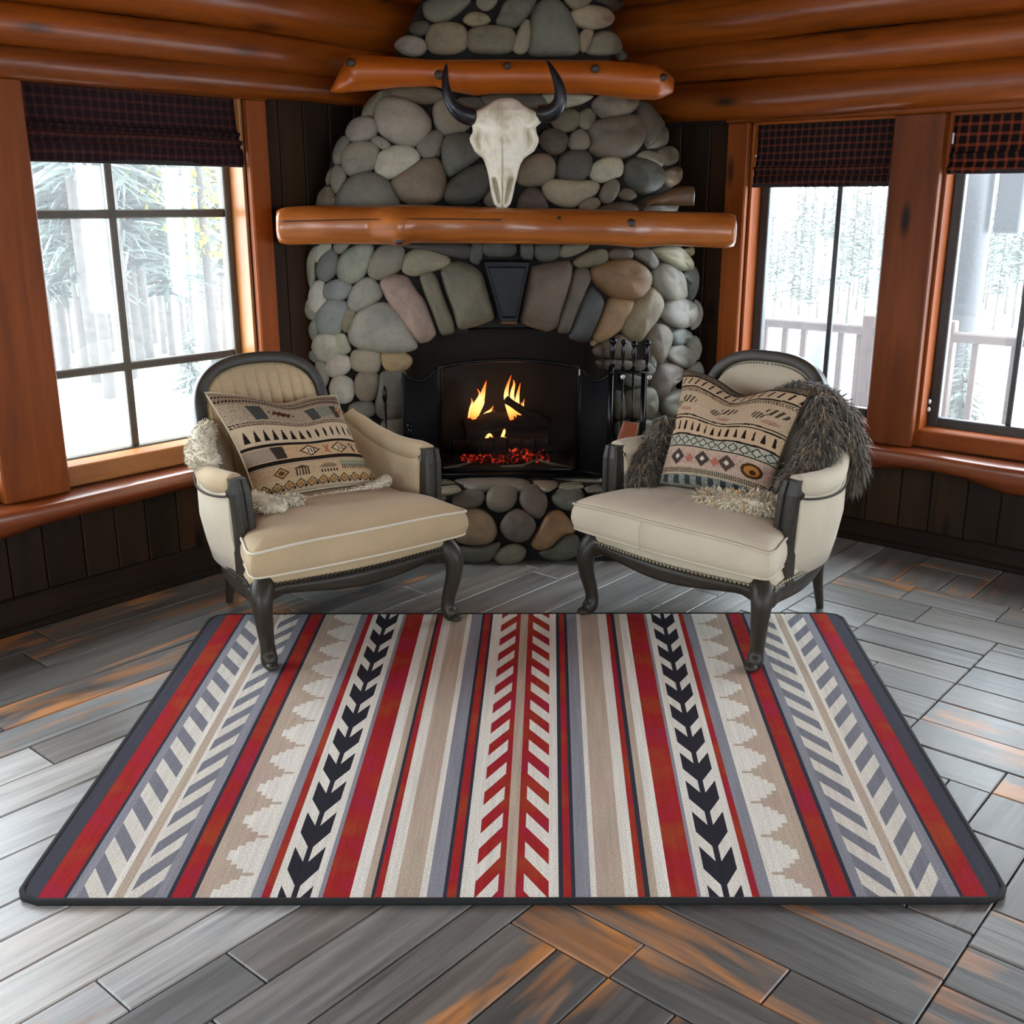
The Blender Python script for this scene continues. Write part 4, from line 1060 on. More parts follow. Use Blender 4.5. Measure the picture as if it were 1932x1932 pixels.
def armchair(label,origin,ang,style):
    root=thing('armchair',label,'armchair',(origin[0],origin[1],0),ang)
    X=lambda p:(float(p[0]),float(p[1]),float(p[2])); fs_=1 if style=='left' else -1
    fab=M_TANF if style=='left' else M_CREAM
    # ---- rail
    pl=planpts(); rb_=planpts(inset=.03); mb=MB(); rings=[]
    for o,i in zip(pl,rb_):
        f=max(0,1-abs(o[1])/.08) if o[1]<.2 else 0
        drop=.0
        t=min(1,abs(o[0])/.38)
        if o[1]<.06: low=.252-.014*cos(t*pi)-(.0 if t<.78 else .04*(t-.78)/.22)
        else: low=.235
        low=low if o[1]<.06 else .228
        rings.append([X((*o,.296)),X((o[0]*1.012,o[1]-.004 if o[1]<.3 else o[1]+.004,.275)),X((*(o*.998),low+.012)),X((*o*.985,low)),X((*i,low)),X((*i,.296))])
    mb.loft(rings,loop=True); mb.build('seat_rail',M_FRAME,root)
    # ---- legs
    for s in (-1,1):
        mb=MB(); Q=catmull([(s*.345,.035,.285),(s*.362,.012,.262),(s*.372,-.006,.225),(s*.368,-.004,.16),(s*.358,.012,.09),(s*.354,.014,.045),(s*.358,.0,.018),(s*.362,-.014,.0)],4)
        rr=[.041,.042,.042,.041,.040,.039,.0375,.036,.0345,.033,.0315,.030,.029,.028,.027,.026,.025,.0245,.0245,.025,.026,.027,.028,.028,.027,.025,.022,.018,.015]
        z0=.014 if True else 0
        mb.tube([(q[0],q[1],q[2]*(1-.0)+.002) for q in Q],[rr[min(k,len(rr)-1)] for k in range(len(Q))],14,up=(0,1,0))
        mb.sphere((s*.362,-.026,.014),(.022,.026,.014),12,7)
        L=mb.build('leg',M_FRAME,root); L.location.z=z0 if True else 0
    for s in (-1,1):
        mb=MB(); Q=catmull([(s*.25,.58,.28),(s*.245,.60,.22),(s*.235,.635,.12),(s*.225,.69,.0)],5); mb.tube([tuple(q) for q in Q],[.030-.0011*k for k in range(len(Q))],12,up=(1,0,0)); mb.build('leg',M_FRAME,root)
    # ---- deck band and nail heads
    mb=MB(); d0=planpts(inset=.008); d1=planpts(inset=.0)
    rings=[[X((*a,z)) for a in pp] for pp,z in ((planpts(inset=.02),.270),(d0,.292),(d1,.315),(d0,.340),(planpts(inset=.03),.352))]
    mb.loft(rings); mb.build('seat_deck',fab if style=='left' else M_CREAM,root)
    mb=MB(); L=0
    pp=planpts(inset=-.003,n=26)
    acc=0
    for a,b_ in zip(pp,pp[1:]):
        acc+=np.linalg.norm(b_-a)
        if acc>.0125 and a[1]<.45: acc=0; mb.sphere((a[0],a[1],.301),(.0062,.0062,.0062),7,5)
    mb.build('nailhead_trim',M_NAIL if style!='left' else M_FRAME,root)
    # ---- cushion
    co=[np.array((p[0]*(.955 if p[0]*fs_>0 else 1.0),p[1])) for p in cush_outline()]; mb=MB(); cen=np.array((0,.22)); rings=[]
    top=.455 if style=='left' else .462; bot=.348
    for z,k in ((bot+.004,.90),(bot,.955),(bot+.004,.985),(bot+.03,1.008),((top+bot)/2,1.014),(top-.03,1.008),(top-.006,.985)): rings.append([np.array((*(cen+(p-cen)*k),z)) for p in co])
    for k,dz in ((.955,.006),(.90,.016),(.80,.026),(.65,.034),(.48,.038),(.30,.040),(.12,.041)):
        rings.append([np.array((*(cen+(p-cen)*k),top+dz)) for p in co])
    if style=='right':
        for r in rings[6:]:
            for p in r:
                d=p[0]+.05; g=exp(-(d/.022)**2)*max(0,1-abs(p[1]-.25)/.34); p[2]-=.016*g; p[2]+=.004*sin(p[0]*70+p[1]*25)*exp(-(d/.12)**2)*max(0,1-abs(p[1]-.2)/.25)
    else:
        for r in rings[6:]:
            for p in r: p[2]+=.003*sin(p[0]*14+p[1]*30)*max(0,1-abs(p[1]-.1)/.3)
    sag=lambda x,y: .016*min(1,abs(x)/.42)**4*max(0,1-max(0,y)/.3)
    for r in rings[4:]:
        for p in r: p[2]-=sag(p[0],p[1])
    mb.loft([[X(p) for p in r] for r in rings]); cu=mb.build('seat_cushion',fab,root)
    mb=MB()
    for z in (top-.004,): mb.tube([X((*(cen+(p-cen)*.996),z-sag(p[0],p[1]))) for p in co],.0048,7,loop=True)
    mb.tube([X((*(cen+(p-cen)*.985),bot+.006)) for p in co],.0042,7,loop=True)
    if style=='right': mb.tube([(-.06,-.0885,top-.006),(-.062,-.0995,top-.03),(-.062,-.0995,bot+.03),(-.06,-.090,bot+.008)],.0022,6)
    mb.build('piping',M_PIPE if style=='left' else M_CREAM,cu)
    # ---- arm posts, panels, pads
    for s in (-1,1):
        mb=MB(); rings=[]
        for k in range(9):
            t=k/8; z=.27+.365*t; x=s*(.358+.012*t**2); y=.135-.012*sin(t*pi)+.01*t; wx=.031+.003*t; wy=.028+.004*t
            if k==8: wx*=.8; wy*=.8
            sec=[(-wx,-wy*.7),(-wx*.75,-wy),(-wx*.28,-wy),(-wx*.15,-wy*.72),(wx*.15,-wy*.72),(wx*.28,-wy),(wx*.75,-wy),(wx,-wy*.7),(wx,wy),(-wx,wy)]
            rings.append([(x+a,y+b,z) for a,b in sec])
        mb.loft(rings,smooth=False); mb.build('arm_post',M_FRAME,root)
        # sweep of the arm in plan, from post back to the frame
        A=catmull([(s*.368,.15),(s*.385,.26),(s*.375,.40),(s*.325,.53),(s*.27,.60)],8); n=len(A)
        H=[.612-.035*sin(pi*min(1,k/(n-1)*1.25))*.6+.085*max(0,(k/(n-1)-.45)/.55)**1.6 for k in range(n)]
        mb=MB(); rings=[]
        for k,(a,h) in enumerate(zip(A,H)):
            t=(A[min(k+1,n-1)]-A[max(k-1,0)]); t/=np.linalg.norm(t); nr=np.array((t[1],-t[0]))*s      # outward
            bl=1-.10*(k/(n-1))
            o_=[(.020,h),(.034,h-.05),(.034,(h+.3)/2),(.018,.36),(.002,.292),(-.03,.292),(-.045,.36),(-.048,(h+.3)/2),(-.048,h-.05),(-.030,h)]
            rings.append([X((a[0]+nr[0]*d,a[1]+nr[1]*d,z)) for d,z in o_])
        mb.loft(rings); mb.build('arm_panel',M_CREAM if not(style=='left' and s>0) else M_TANF,root)
        mb=MB(); pts=[];rad=[]
        for k,(a,h) in enumerate(zip(A,H)):
            pts.append(X((a[0],a[1],h+.006))); t=k/(n-1); rad.append(.046*min(1,.72+1.2*t)*(1-.25*t) if k else .028)
        mb.tube(pts,rad,16,up=(0,0,1),flat=.5 and 1.0); pd=mb.build('arm_pad',fab,root)
        for v in pd.data.vertices:
            pass
        mb=MB(); acc=0
        for k in range(n-1):
            a,b_=A[k],A[k+1]; t=(b_-a)/np.linalg.norm(b_-a); nr=np.array((t[1],-t[0]))*s
            for q in range(3):
                p=a+(b_-a)*q/3; h=H[k]+(H[k+1]-H[k])*q/3
                mb.sphere((p[0]+nr[0]*.0405,p[1]+nr[1]*.0405,h-.032),(.0042,.0042,.0042),6,4)
        mb.build('nailhead_trim',M_FRAME,root)
    # ---- back: wooden frame arch, padded inside, outside panel
    BX=-.065 if style=='left' else -.04
    def bk(x,z,d=0):    # the back leans away
        y=.545+(z-.45)*.22; return (BX+x, y+d, z)
    def arch(w,zt,r=0,n=44,zb=.42):
        P=[(-w*1.0,zb)]
        for k in range(n+1):
            a=pi-pi*k/n; e=2.6
            P.append((w*math.copysign(abs(cos(a))**(2/e),cos(a)),.76+(zt-.76)*abs(sin(a))**(2/e)))
        P.append((w*1.0,zb)); return P
    W_,ZT=.262,.965
    mb=MB(); P=arch(W_-.022,ZT-.022); rings=[]
    Q=[np.array(bk(*p)) for p in P]
    for k,q in enumerate(Q):
        t=Q[min(k+1,len(Q)-1)]-Q[max(k-1,0)]; t/=np.linalg.norm(t); u=np.cross(t,np.array([0,.977,-.2])); u/=np.linalg.norm(u); w=np.cross(u,t)
        sec=[(-.021,-.012),(-.017,-.024),(-.008,-.019),(0,-.027),(.008,-.019),(.017,-.024),(.021,-.012),(.021,.022),(-.021,.022)]
        rings.append([X(q+u*a-w*b_*(-1)*(-1)) for a,b_ in [(a_,-bb) for a_,bb in sec]])
    mb.loft(rings); mb.build('back_frame',M_FRAME,root)
    mb=MB(); w_=W_-.034; zt_=ZT-.034; nx=110; nz=90; vs=[]; fs=[]
    def back_pt(i,j):
        u=-1+2*i/nx; u=math.copysign(1-(1-abs(u))**1.25,u); tz=.76+(zt_-.76)*max(0,1-abs(u)**2.6)**(1/2.6); v=j/nz; z=.44+(tz-.44)*v; x=w_*u
        e=max(0,1-abs(u)**5)*max(0,1-max(0,v)**9); d=.012-.060*e**.5
        if style=='left':
            cw=.044; k=math.floor(x/cw+.5); fx=abs(x/cw-k+.0)-.5; g=exp(-(fx*cw/.0045)**2)
            rz=z/.055+(.5 if math.floor(x/cw+.5)%2 else 0)+.15*sin(x*60); fz=abs(rz-math.floor(rz)-.5)-.5; h=exp(-(fz*.055/.005)**2)
            d+=(.0085*g+.0028*h)*min(1,e*1.6)
        return X(bk(x,z,d))
    for j in range(nz+1):
        for i in range(nx+1): vs.append(back_pt(i,j))
    for j in range(nz):
        for i in range(nx): a=j*(nx+1)+i; fs.append((a,a+1,a+nx+2,a+nx+1))
    mb.add(vs,fs); mb.build('back_cushion',fab,root)
    mb=MB()
    for x,z in arch(W_-.047,ZT-.047,n=70): 
        if z>.6: mb.sphere(bk(x,z,-.016),(.0035,.0035,.0035),6,4)
    mb.build('nailhead_trim',M_FRAME if style!='left' else M_TANF,root)
    mb=MB(); P=arch(W_-.03,ZT-.03,zb=.30); rings=[]
    for k,d in ((1.0,.0),(1.0,.02),(.9,.038),(.6,.046),(.2,.048)): rings.append([X(bk(x*k,.66+(z-.66)*k,d)) for x,z in P])
    mb.loft(rings); mb.build('back_panel',M_CREAM,root)
    return root
chL=armchair('cream armchair with dark carved frame left of the fire, ribbed back and tan-toned seat',(-.515,3.447),radians(36),'left')
chR=armchair('cream armchair with dark carved frame right of the fire, smooth back and seamed seat cushion',(.545,3.475),radians(-44),'right')
# ------------------------------------------------------------------ roman shades
def plaidmat(name,base,line,amt,per=.034):
    m,nt,b=newmat(name); v=gvec(nt,(1,1,1)); sp=N(nt,'ShaderNodeSeparateXYZ'); nt.links.new(v,sp.inputs[0])
    outs=[]
    for ax in (0,1):
        d=N(nt,'ShaderNodeMath',operation='DIVIDE'); nt.links.new(sp.outputs[ax],d.inputs[0]); d.inputs[1].default_value=per
        f=N(nt,'ShaderNodeMath',operation='FRACT'); nt.links.new(d.outputs[0],f.inputs[0])
        outs.append(ramp(nt,f.outputs[0],[(.0,(1,1,1,1)),(.22,(1,1,1,1)),(.30,(0,0,0,1)),(.92,(0,0,0,1)),(1,(1,1,1,1))]))
    s=N(nt,'ShaderNodeMath',operation='ADD'); nt.links.new(outs[0],s.inputs[0]); nt.links.new(outs[1],s.inputs[1])
    k=N(nt,'ShaderNodeMath',operation='MULTIPLY'); nt.links.new(s.outputs[0],k.inputs[0]); k.inputs[1].default_value=amt
    c=mixc(nt,k.outputs[0],rgba(base),rgba(line)); nt.links.new(c,b.inputs['Base Color']); b.inputs['Roughness'].default_value=.95
    b.inputs['Specular IOR Level'].default_value=.1; f=noise(nt,v,500,2); bump(nt,b,f,.3,.002); return m
def shade(X,s0,s1,zt,prof,mat,label,leaks,b0=-.035):
    mid=X((s0+s1)/2,zt,b0); root=thing('roman_shade',label,'window blind',mid)
    P=catmull([(z,b) for z,b in prof],5); n=30; rows=[];G=[]
    L=[0]
    for p,q in zip(P,P[1:]): L.append(L[-1]+np.linalg.norm(q-p))
    mb=MB(); vs=[];gs=[];fs=[]
    for i in range(n+1):
        s=s0+(s1-s0)*i/n
        for (z,b),l in zip(P,L):
            sg=.004*sin(s*9+z*40)*min(1,l*4); vs.append(X(s,z+sg*.6,b0+b+sg)); gs.append((s,l,0))
    m=len(P)
    for i in range(n):
        for j in range(m-1): fs.append((i*m+j,i*m+j+1,(i+1)*m+j+1,(i+1)*m+j))
    mb.add(vs,fs,g=gs); o=sp(mb.build('shade_cloth',mat,root),root); so=o.modifiers.new('t','SOLIDIFY'); so.thickness=.004
    mb=MB(); z,b=P[-1]; mb.box((s0,z-.004,b0+b-.006),(s1,z+.012,b0+b+.006),X=X,c=(1,1,1)); sp(mb.build('bottom_bar',plain('dark_hem',(44,38,38),.9),root),root)
    mb=MB(); mb.box((s0,zt-.03,b0-.03),(s1,zt,b0+.003),X=X); sp(mb.build('headrail',M_DARK,root),root)
    for (s,z,h,w) in leaks: mb=MB(); mb.box((s-w,z-h,b0+.01),(s+w,z+h,b0+.018),X=X,bev=.002); sp(mb.build('light_leak',plain('white_leak_chip',(230,226,218),.5),root),root)  # white chips stand in for daylight leaking past the shade
    return root
M_PL1=plaidmat('dark_red_plaid_cloth',(34,25,28),(84,44,38),.40); M_PL2=plaidmat('navy_and_rust_plaid_cloth',(26,25,28),(112,56,38),.42,.032); M_PL3=plaidmat('black_and_rust_check_cloth',(24,20,19),(128,56,34),.48,.040)
shade(XL,1.912,2.79,1.885,[(1.885,0),(1.83,.002),(1.775,.006),(1.752,.022),(1.756,.030),(1.738,.018),(1.722,.032),(1.727,.042),(1.706,.026),(1.69,.036),(1.66,.036),(1.634,.030)],M_PL1,'dark red-brown plaid roman shade bunched at the top of the left window',[(2.775,1.825,.012,.006)])
shade(XR,1.228,1.88,1.842,[(1.842,0),(1.76,.004),(1.70,.008),(1.655,.014),(1.64,.026),(1.648,.03),(1.62,.018),(1.60,.03),(1.565,.026)],M_PL2,'navy plaid roman shade with thin rust lines over the first right window',[(1.228,1.70,.004,.003),(1.66,1.632,.003,.003)])
shade(XR,2.10,2.785,1.842,[(1.842,0),(1.76,.004),(1.70,.010),(1.68,.024),(1.685,.03),(1.655,.016),(1.63,.028),(1.61,.024)],M_PL3,'black and rust checked roman shade over the window at the right edge',[(2.105,1.745,.022,.005)])

# ------------------------------------------------------------------ bison skull on the mantel
def bonemat():
    m,nt,b=newmat('weathered_bone'); v=gvec(nt,(1,1,1)); f=noise(nt,v,14,5,.6,.5); f2=noise(nt,v,90,4)
    c=ramp(nt,f,[(.3,rgba((196,182,150))),(.5,rgba((232,224,202))),(.75,rgba((244,239,222)))]); nt.links.new(c,b.inputs['Base Color']); b.inputs['Roughness'].default_value=.7
    ad=N(nt,'ShaderNodeMath',operation='ADD'); nt.links.new(f,ad.inputs[0]); nt.links.new(f2,ad.inputs[1]); bump(nt,b,ad.outputs[0],.4,.004); return m
M_BONE=bonemat(); M_HORN=plain('black_horn',(22,22,28),.32,0,.3,40,.3)
SKY=4.415
sk=thing('bison_skull','bleached bison skull with curved black horns resting upright on the mantel','skull',(-.034,SKY,1.482))
ROW=[(185.5,946,966),(188,936,974),(193,927,981),(199,919,987),(206,905,1000),(211,892,1013),(216,885,1025),(224,883,1030),(232,887,1020),(240,891,1011),(249,892,1012),(261,886,1016),(268,887,1016),(274,890,1014),(285,895,1008),(292,902,999),(299,911,989),(308,915,983),(320,918.6,979),(333,921.7,976),(348,923.7,972),(364,926.4,969),(376,929,966),(385,932,963),(392,939,956)]
DEP=[(185,.01),(193,.035),(210,.06),(240,.075),(265,.072),(290,.062),(310,.052),(340,.042),(370,.032),(392,.012)]
mb=MB(); NT=200; nr=150; rings=[];G=[]
for k in range(nr+1):
    y=185.5+(392-185.5)*k/nr; l,r=lerp(ROW,y); d=lerp(DEP,y)[0]; ring=[]
    c=(l+r)/2; w=(r-l)/2; cx=948.5+ (c-948.5)*.4
    for j in range(NT):
        a=2*pi*j/NT; t=-cos(a); s=sin(a)     # s>0 front
        x=c+w*t; f=abs(s)**.8*d*(1 if s>0 else .45)
        if s>0:
            tt=(x-cx)/max(w,1)
            f+=.006*exp(-(tt/.25)**2)*(1 if y>290 else .4)
            if y>258: f-=.016*exp(-((x-948)/1.2)**2)*min(1,(y-258)/8)         # suture
            for sx in (-1,1):
                f-=.050*exp(-((tt-sx*.74)/.09)**2)*exp(-((y-262)/17)**2)      # orbit
                f+=.014*exp(-((tt-sx*.90)/.12)**2)*exp(-((y-262)/16)**2)
                if 334<y<384: f-=.085*exp(-((tt-sx*(.62-.25*(y-334)/50))/.16)**4)*min(1,(y-334)/10)*min(1,(384-y)/5)
            f-=.008*exp(-((y-300)/6)**2)*exp(-((abs(tt)-.45)/.3)**2)
            f+=.008*exp(-((y-225)/18)**2)*exp(-((abs(tt)-.2)/.2)**2)
        p=atY(x,y,SKY); ring.append((p[0],SKY-f if s>0 else SKY+f,p[2])); G.append((p[0],p[2],f))
    rings.append(ring)
mb.loft(rings,g=G); sp(mb.build('skull_bone',M_BONE,sk),sk)
def s_(x,y): return (820+x/6.44,100+y/6.44)
for pts in (((455,775,100),(380,760,98),(290,710,85),(215,635,70),(165,530,58),(138,420,48),(128,310,38),(134,210,26),(142,150,14),(143,132,5)),((1275,730,92),(1370,735,100),(1460,690,92),(1515,600,80),(1528,500,70),(1512,400,58),(1475,300,46),(1430,205,32),(1385,120,16),(1362,88,5))):
    Q=catmull([(*s_(x,y),w/6.44/455.) for x,y,w in pts],5); mb=MB(); 
    n=len(Q); mb.tube([tuple(atY(q[0],q[1],SKY-.02-.03*sin(pi*k/n))) for k,q in enumerate(Q)],[q[2] for q in Q],18,up=(0,1,0)); sp(mb.build('horn',M_HORN,sk),sk)

# ------------------------------------------------------------------ patterned pillows
class Canvas:
    def __init__(s,nu,nv,base):
        s.nu,s.nv=nu,nv; s.V,s.U=np.mgrid[0:nv,0:nu]; s.U=(s.U+.5)/nu; s.V=(s.V+.5)/nv; s.c=np.ones((nv,nu,3))*np.array(lin(base)); s.r=np.random.RandomState(3)
    def m(s,mask,col,al=1.0): s.c[mask]=s.c[mask]*(1-al)+np.array(lin(col))*al
    def band(s,v0,v1,col,al=1.0): s.m((s.V>=v0)&(s.V<v1),col,al)
    def line(s,v,w,col,wave=0,fr=20): s.m(np.abs(s.V-v-wave*np.sin(s.U*fr))<w,col)
    def dots(s,v,w,per,duty,col,skew=0): s.m((np.abs(s.V-v)<w)&(((s.U+skew*(s.V-v))/per)%1<duty),col)
    def poly(s,P,col,al=1.0):
        ins=np.zeros(s.U.shape,bool); n=len(P)
        for i in range(n):
            (x0,y0),(x1,y1)=P[i],P[(i+1)%n]
            if y0==y1: continue
            k=((s.V>=min(y0,y1))&(s.V<max(y0,y1)))&(s.U<(x1-x0)*(s.V-y0)/(y1-y0)+x0); ins^=k
        s.m(ins,col,al)
    def diamond(s,u,v,ru,rv,col,w=None):
        d=np.abs(s.U-u)/ru+np.abs(s.V-v)/rv; s.m((d<1)&((d>w) if w else True),col)
    def ell(s,u,v,ru,rv,col,al=1.0,hatch=0):
        k=((s.U-u)/ru)**2+((s.V-v)/rv)**2<1
        if hatch: k&=(((s.U+s.V*.6)*hatch)%1<.5)
        s.m(k,col,al)
    def speck(s,v0,v1,col,dens,al=.8): s.m((s.V>=v0)&(s.V<v1)&(s.r.rand(*s.U.shape)<dens),col,al)
INK=(34,26,22)
def left_art():
    C=Canvas(230,190,(176,152,124))
    C.band(0,.13,(140,118,96)); C.speck(0,.13,(100,82,66),.25)
    for v in (.055,.10): C.dots(v,.010,.022,.62,INK,.5)
    C.band(.13,.31,(160,142,120)); C.speck(.13,.31,(120,104,86),.2)
    for u,w,c in ((.16,.11,(66,66,62)),(.60,.09,(70,70,66)),(.83,.07,(70,58,46))): C.poly([(u,.16),(u+w,.15),(u+w+.01,.29),(u+.02,.30)],c)
    C.poly([(.70,.15),(.83,.15),(.84,.27),(.71,.28)],(128,126,112)); C.speck(.15,.28,(60,54,46),.05)
    C.ell(.40,.215,.10,.035,(92,58,40),1,26); C.ell(.40,.215,.07,.02,(70,40,28)); C.ell(.93,.21,.05,.04,(150,90,50),1,20)
    for v in (.325,.345): C.dots(v,.007,.020,.6,INK,-.8)
    C.band(.36,.535,(190,168,140))
    for k in range(14):
        u=.045+k*.069; h=.085 if k<7 else .08
        if k<7: C.poly([(u,.405),(u+.007,.405),(u+.024,.505),(u-.018,.505)],INK)
        else: C.ell(u,.45,.011,.050,INK)
    C.band(.535,.565,INK)
    C.band(.565,.70,(186,152,116))
    C.poly([(0,.575),(.25,.575),(.27,.69),(0,.69)],(150,132,116)); C.speck(.575,.69,(120,100,84),.06); C.poly([(.17,.575),(.27,.575),(.28,.69),(.2,.69)],(58,48,42))
    for u in (.47,.74):
        C.diamond(u,.632,.085,.060,INK,.80); C.diamond(u,.632,.055,.042,(200,176,146)); 
        for q in (-.02,.005,.028): C.poly([(u+q,.605),(u+q+.008,.605),(u+q+.014,.66),(u+q+.004,.66)],INK)
        C.dots(.632,.008,.016,.5,INK) if False else None
    C.poly([(.585,.59),(.60,.59),(.64,.675),(.62,.675)],(150,92,50)); C.poly([(.63,.59),(.645,.59),(.60,.675),(.585,.675)],(150,92,50))
    C.ell(.87,.61,.022,.022,INK); C.ell(.87,.612,.012,.012,(190,160,124)); C.poly([(.865,.63),(.885,.63),(.90,.68),(.88,.68)],INK); C.poly([(.945,.59),(.96,.59),(.96,.66),(.99,.67),(.985,.685),(.945,.68)],INK)
    C.band(.70,.735,INK); C.dots(.75,.005,.018,.5,(110,70,40))
    C.band(.765,.875,(186,156,122)); 
    C.diamond(.20,.82,.062,.055,(74,52,34)); C.diamond(.20,.82,.046,.040,(196,146,88)); C.diamond(.20,.82,.030,.026,(80,62,44))
    C.poly([(.29,.80),(.36,.775),(.43,.80)],(66,50,40)); 
    for q in range(5): C.poly([(.31+q*.023,.80),(.322+q*.023,.80),(.322+q*.023,.868),(.31+q*.023,.868)],(70,54,42))
    C.poly([(.50,.81),(.56,.78),(.62,.79),(.66,.81),(.64,.825),(.52,.825)],(96,78,60),.7)
    for q in range(6): C.poly([(.51+q*.026,.845),(.52+q*.026,.84),(.527+q*.026,.87),(.512+q*.026,.87)],INK)
    C.poly([(.68,.77),(1,.765),(1,.83),(.70,.83)],(140,136,116)); C.speck(.77,.83,(84,80,66),.10)
    for q in range(13): C.poly([(.70+q*.023,.81),(.707+q*.023,.81),(.712+q*.023,.855),(.70+q*.023,.85)],(60,54,44))
    C.band(.875,.975,(192,166,130))
    for q in range(11):
        u=.06+q*.092; C.diamond(u,.935,.045,.045,(60,40,24),.74); C.diamond(u,.935,.024,.024,(170,118,62)); C.diamond(u+.046,.96,.016,.018,(74,48,28))
    C.band(.975,1,(206,190,164)); return C
def right_art():
    C=Canvas(230,210,(186,162,132))
    C.band(0,.06,(120,106,88)); C.speck(0,.06,INK,.35)
    C.line(.068,.007,INK,.002,30); C.band(.075,.165,(190,164,134))
    for k in range(15):
        u=.04+k*.068; C.poly([(u+.016,.085),(u+.030,.088),(u+.006,.150),(u-.010,.150)],INK)
    C.line(.172,.007,INK,.002,25); 
    for v in (.19,.21): C.dots(v,.008,.019,.5,(70,60,50),.9 if v<.2 else -.9)
    C.band(.225,.42,(184,160,132)); C.speck(.225,.42,(150,126,100),.12)
    for u in (.12,.50,.86):
        C.ell(u+.05,.29,.075,.035,(70,58,46),1,22); C.ell(u-.07,.335,.045,.032,INK,1,40); C.poly([(u-.03,.325),(u+.02,.30),(u+.02,.31),(u-.03,.335)],(70,58,46))
        C.ell(u+.03,.378,.062,.017,(128,56,44),.85,60)
    for v in (.432,.458): C.line(v,.0055,INK,.002,22)
    C.band(.465,.60,(190,162,130))
    for k in range(14):
        u=.05+k*.07; t=[.004,.006,.010,.004,.006,.004][k%6]; C.poly([(u-t,.487),(u+t,.487),(u+.020-(k%3)*.005,.560),(u-.018+(k%2)*.008,.560)],INK)
    C.line(.60,.008,INK,.002,26)
    C.band(.61,.70,(170,166,150))
    for k in range(11):
        u=.045+k*.092; C.diamond(u,.652,.046,.042,(52,52,50),.72); C.ell(u,.655,.022,.02,(178,174,156))
    C.speck(.61,.70,(60,58,54),.12); C.line(.702,.005,INK)
    C.band(.71,.87,(184,158,140)); C.speck(.71,.87,(120,92,80),.16)
    for u,c in ((.18,(70,58,52)),(.44,(66,58,52)),(.66,(80,62,52))):
        C.diamond(u,.79,.075,.068,c,.35); C.diamond(u,.79,.022,.022,(210,202,184))
    for u in (.31,.56): C.diamond(u,.80,.045,.04,(168,104,88))
    C.speck(.74,.85,(60,48,44),.10)
    C.ell(.86,.80,.085,.058,(70,46,24)); C.ell(.86,.80,.060,.038,(168,112,52)); C.ell(.87,.81,.026,.018,(60,40,24))
    for v in (.885,.905): C.dots(v,.008,.018,.6,(50,54,54),.5)
    C.band(.925,1,(140,142,130)); C.speck(.925,1,(52,60,62),.28)
    for k in range(9): u=.06+k*.11; C.poly([(u,.93),(u+.05,.935),(u+.04,.99),(u-.01,.985)],(54,62,64))
    return C
M_KNIT=None
def knitmat():
    m,nt,b=newmat('knitted_cover'); a=N(nt,'ShaderNodeAttribute',attribute_name='tint'); f=noise(nt,gvec(nt,(1,1,1)),260,2)
    c=mixc(nt,1,a.outputs['Color'],ramp(nt,f,[(.3,(.78,.78,.78,1)),(.7,(1.15,1.15,1.15,1))]),'MULTIPLY'); nt.links.new(c,b.inputs['Base Color']); b.inputs['Roughness'].default_value=.95; b.inputs['Specular IOR Level'].default_value=.1; bump(nt,b,f,.7,.003); return m
M_KNIT=knitmat()
def chair_w(root,p):
    a=root.rotation_euler[2]; o=root.location; return np.array((o[0]+p[0]*cos(a)-p[1]*sin(a),o[1]+p[0]*sin(a)+p[1]*cos(a),p[2]))
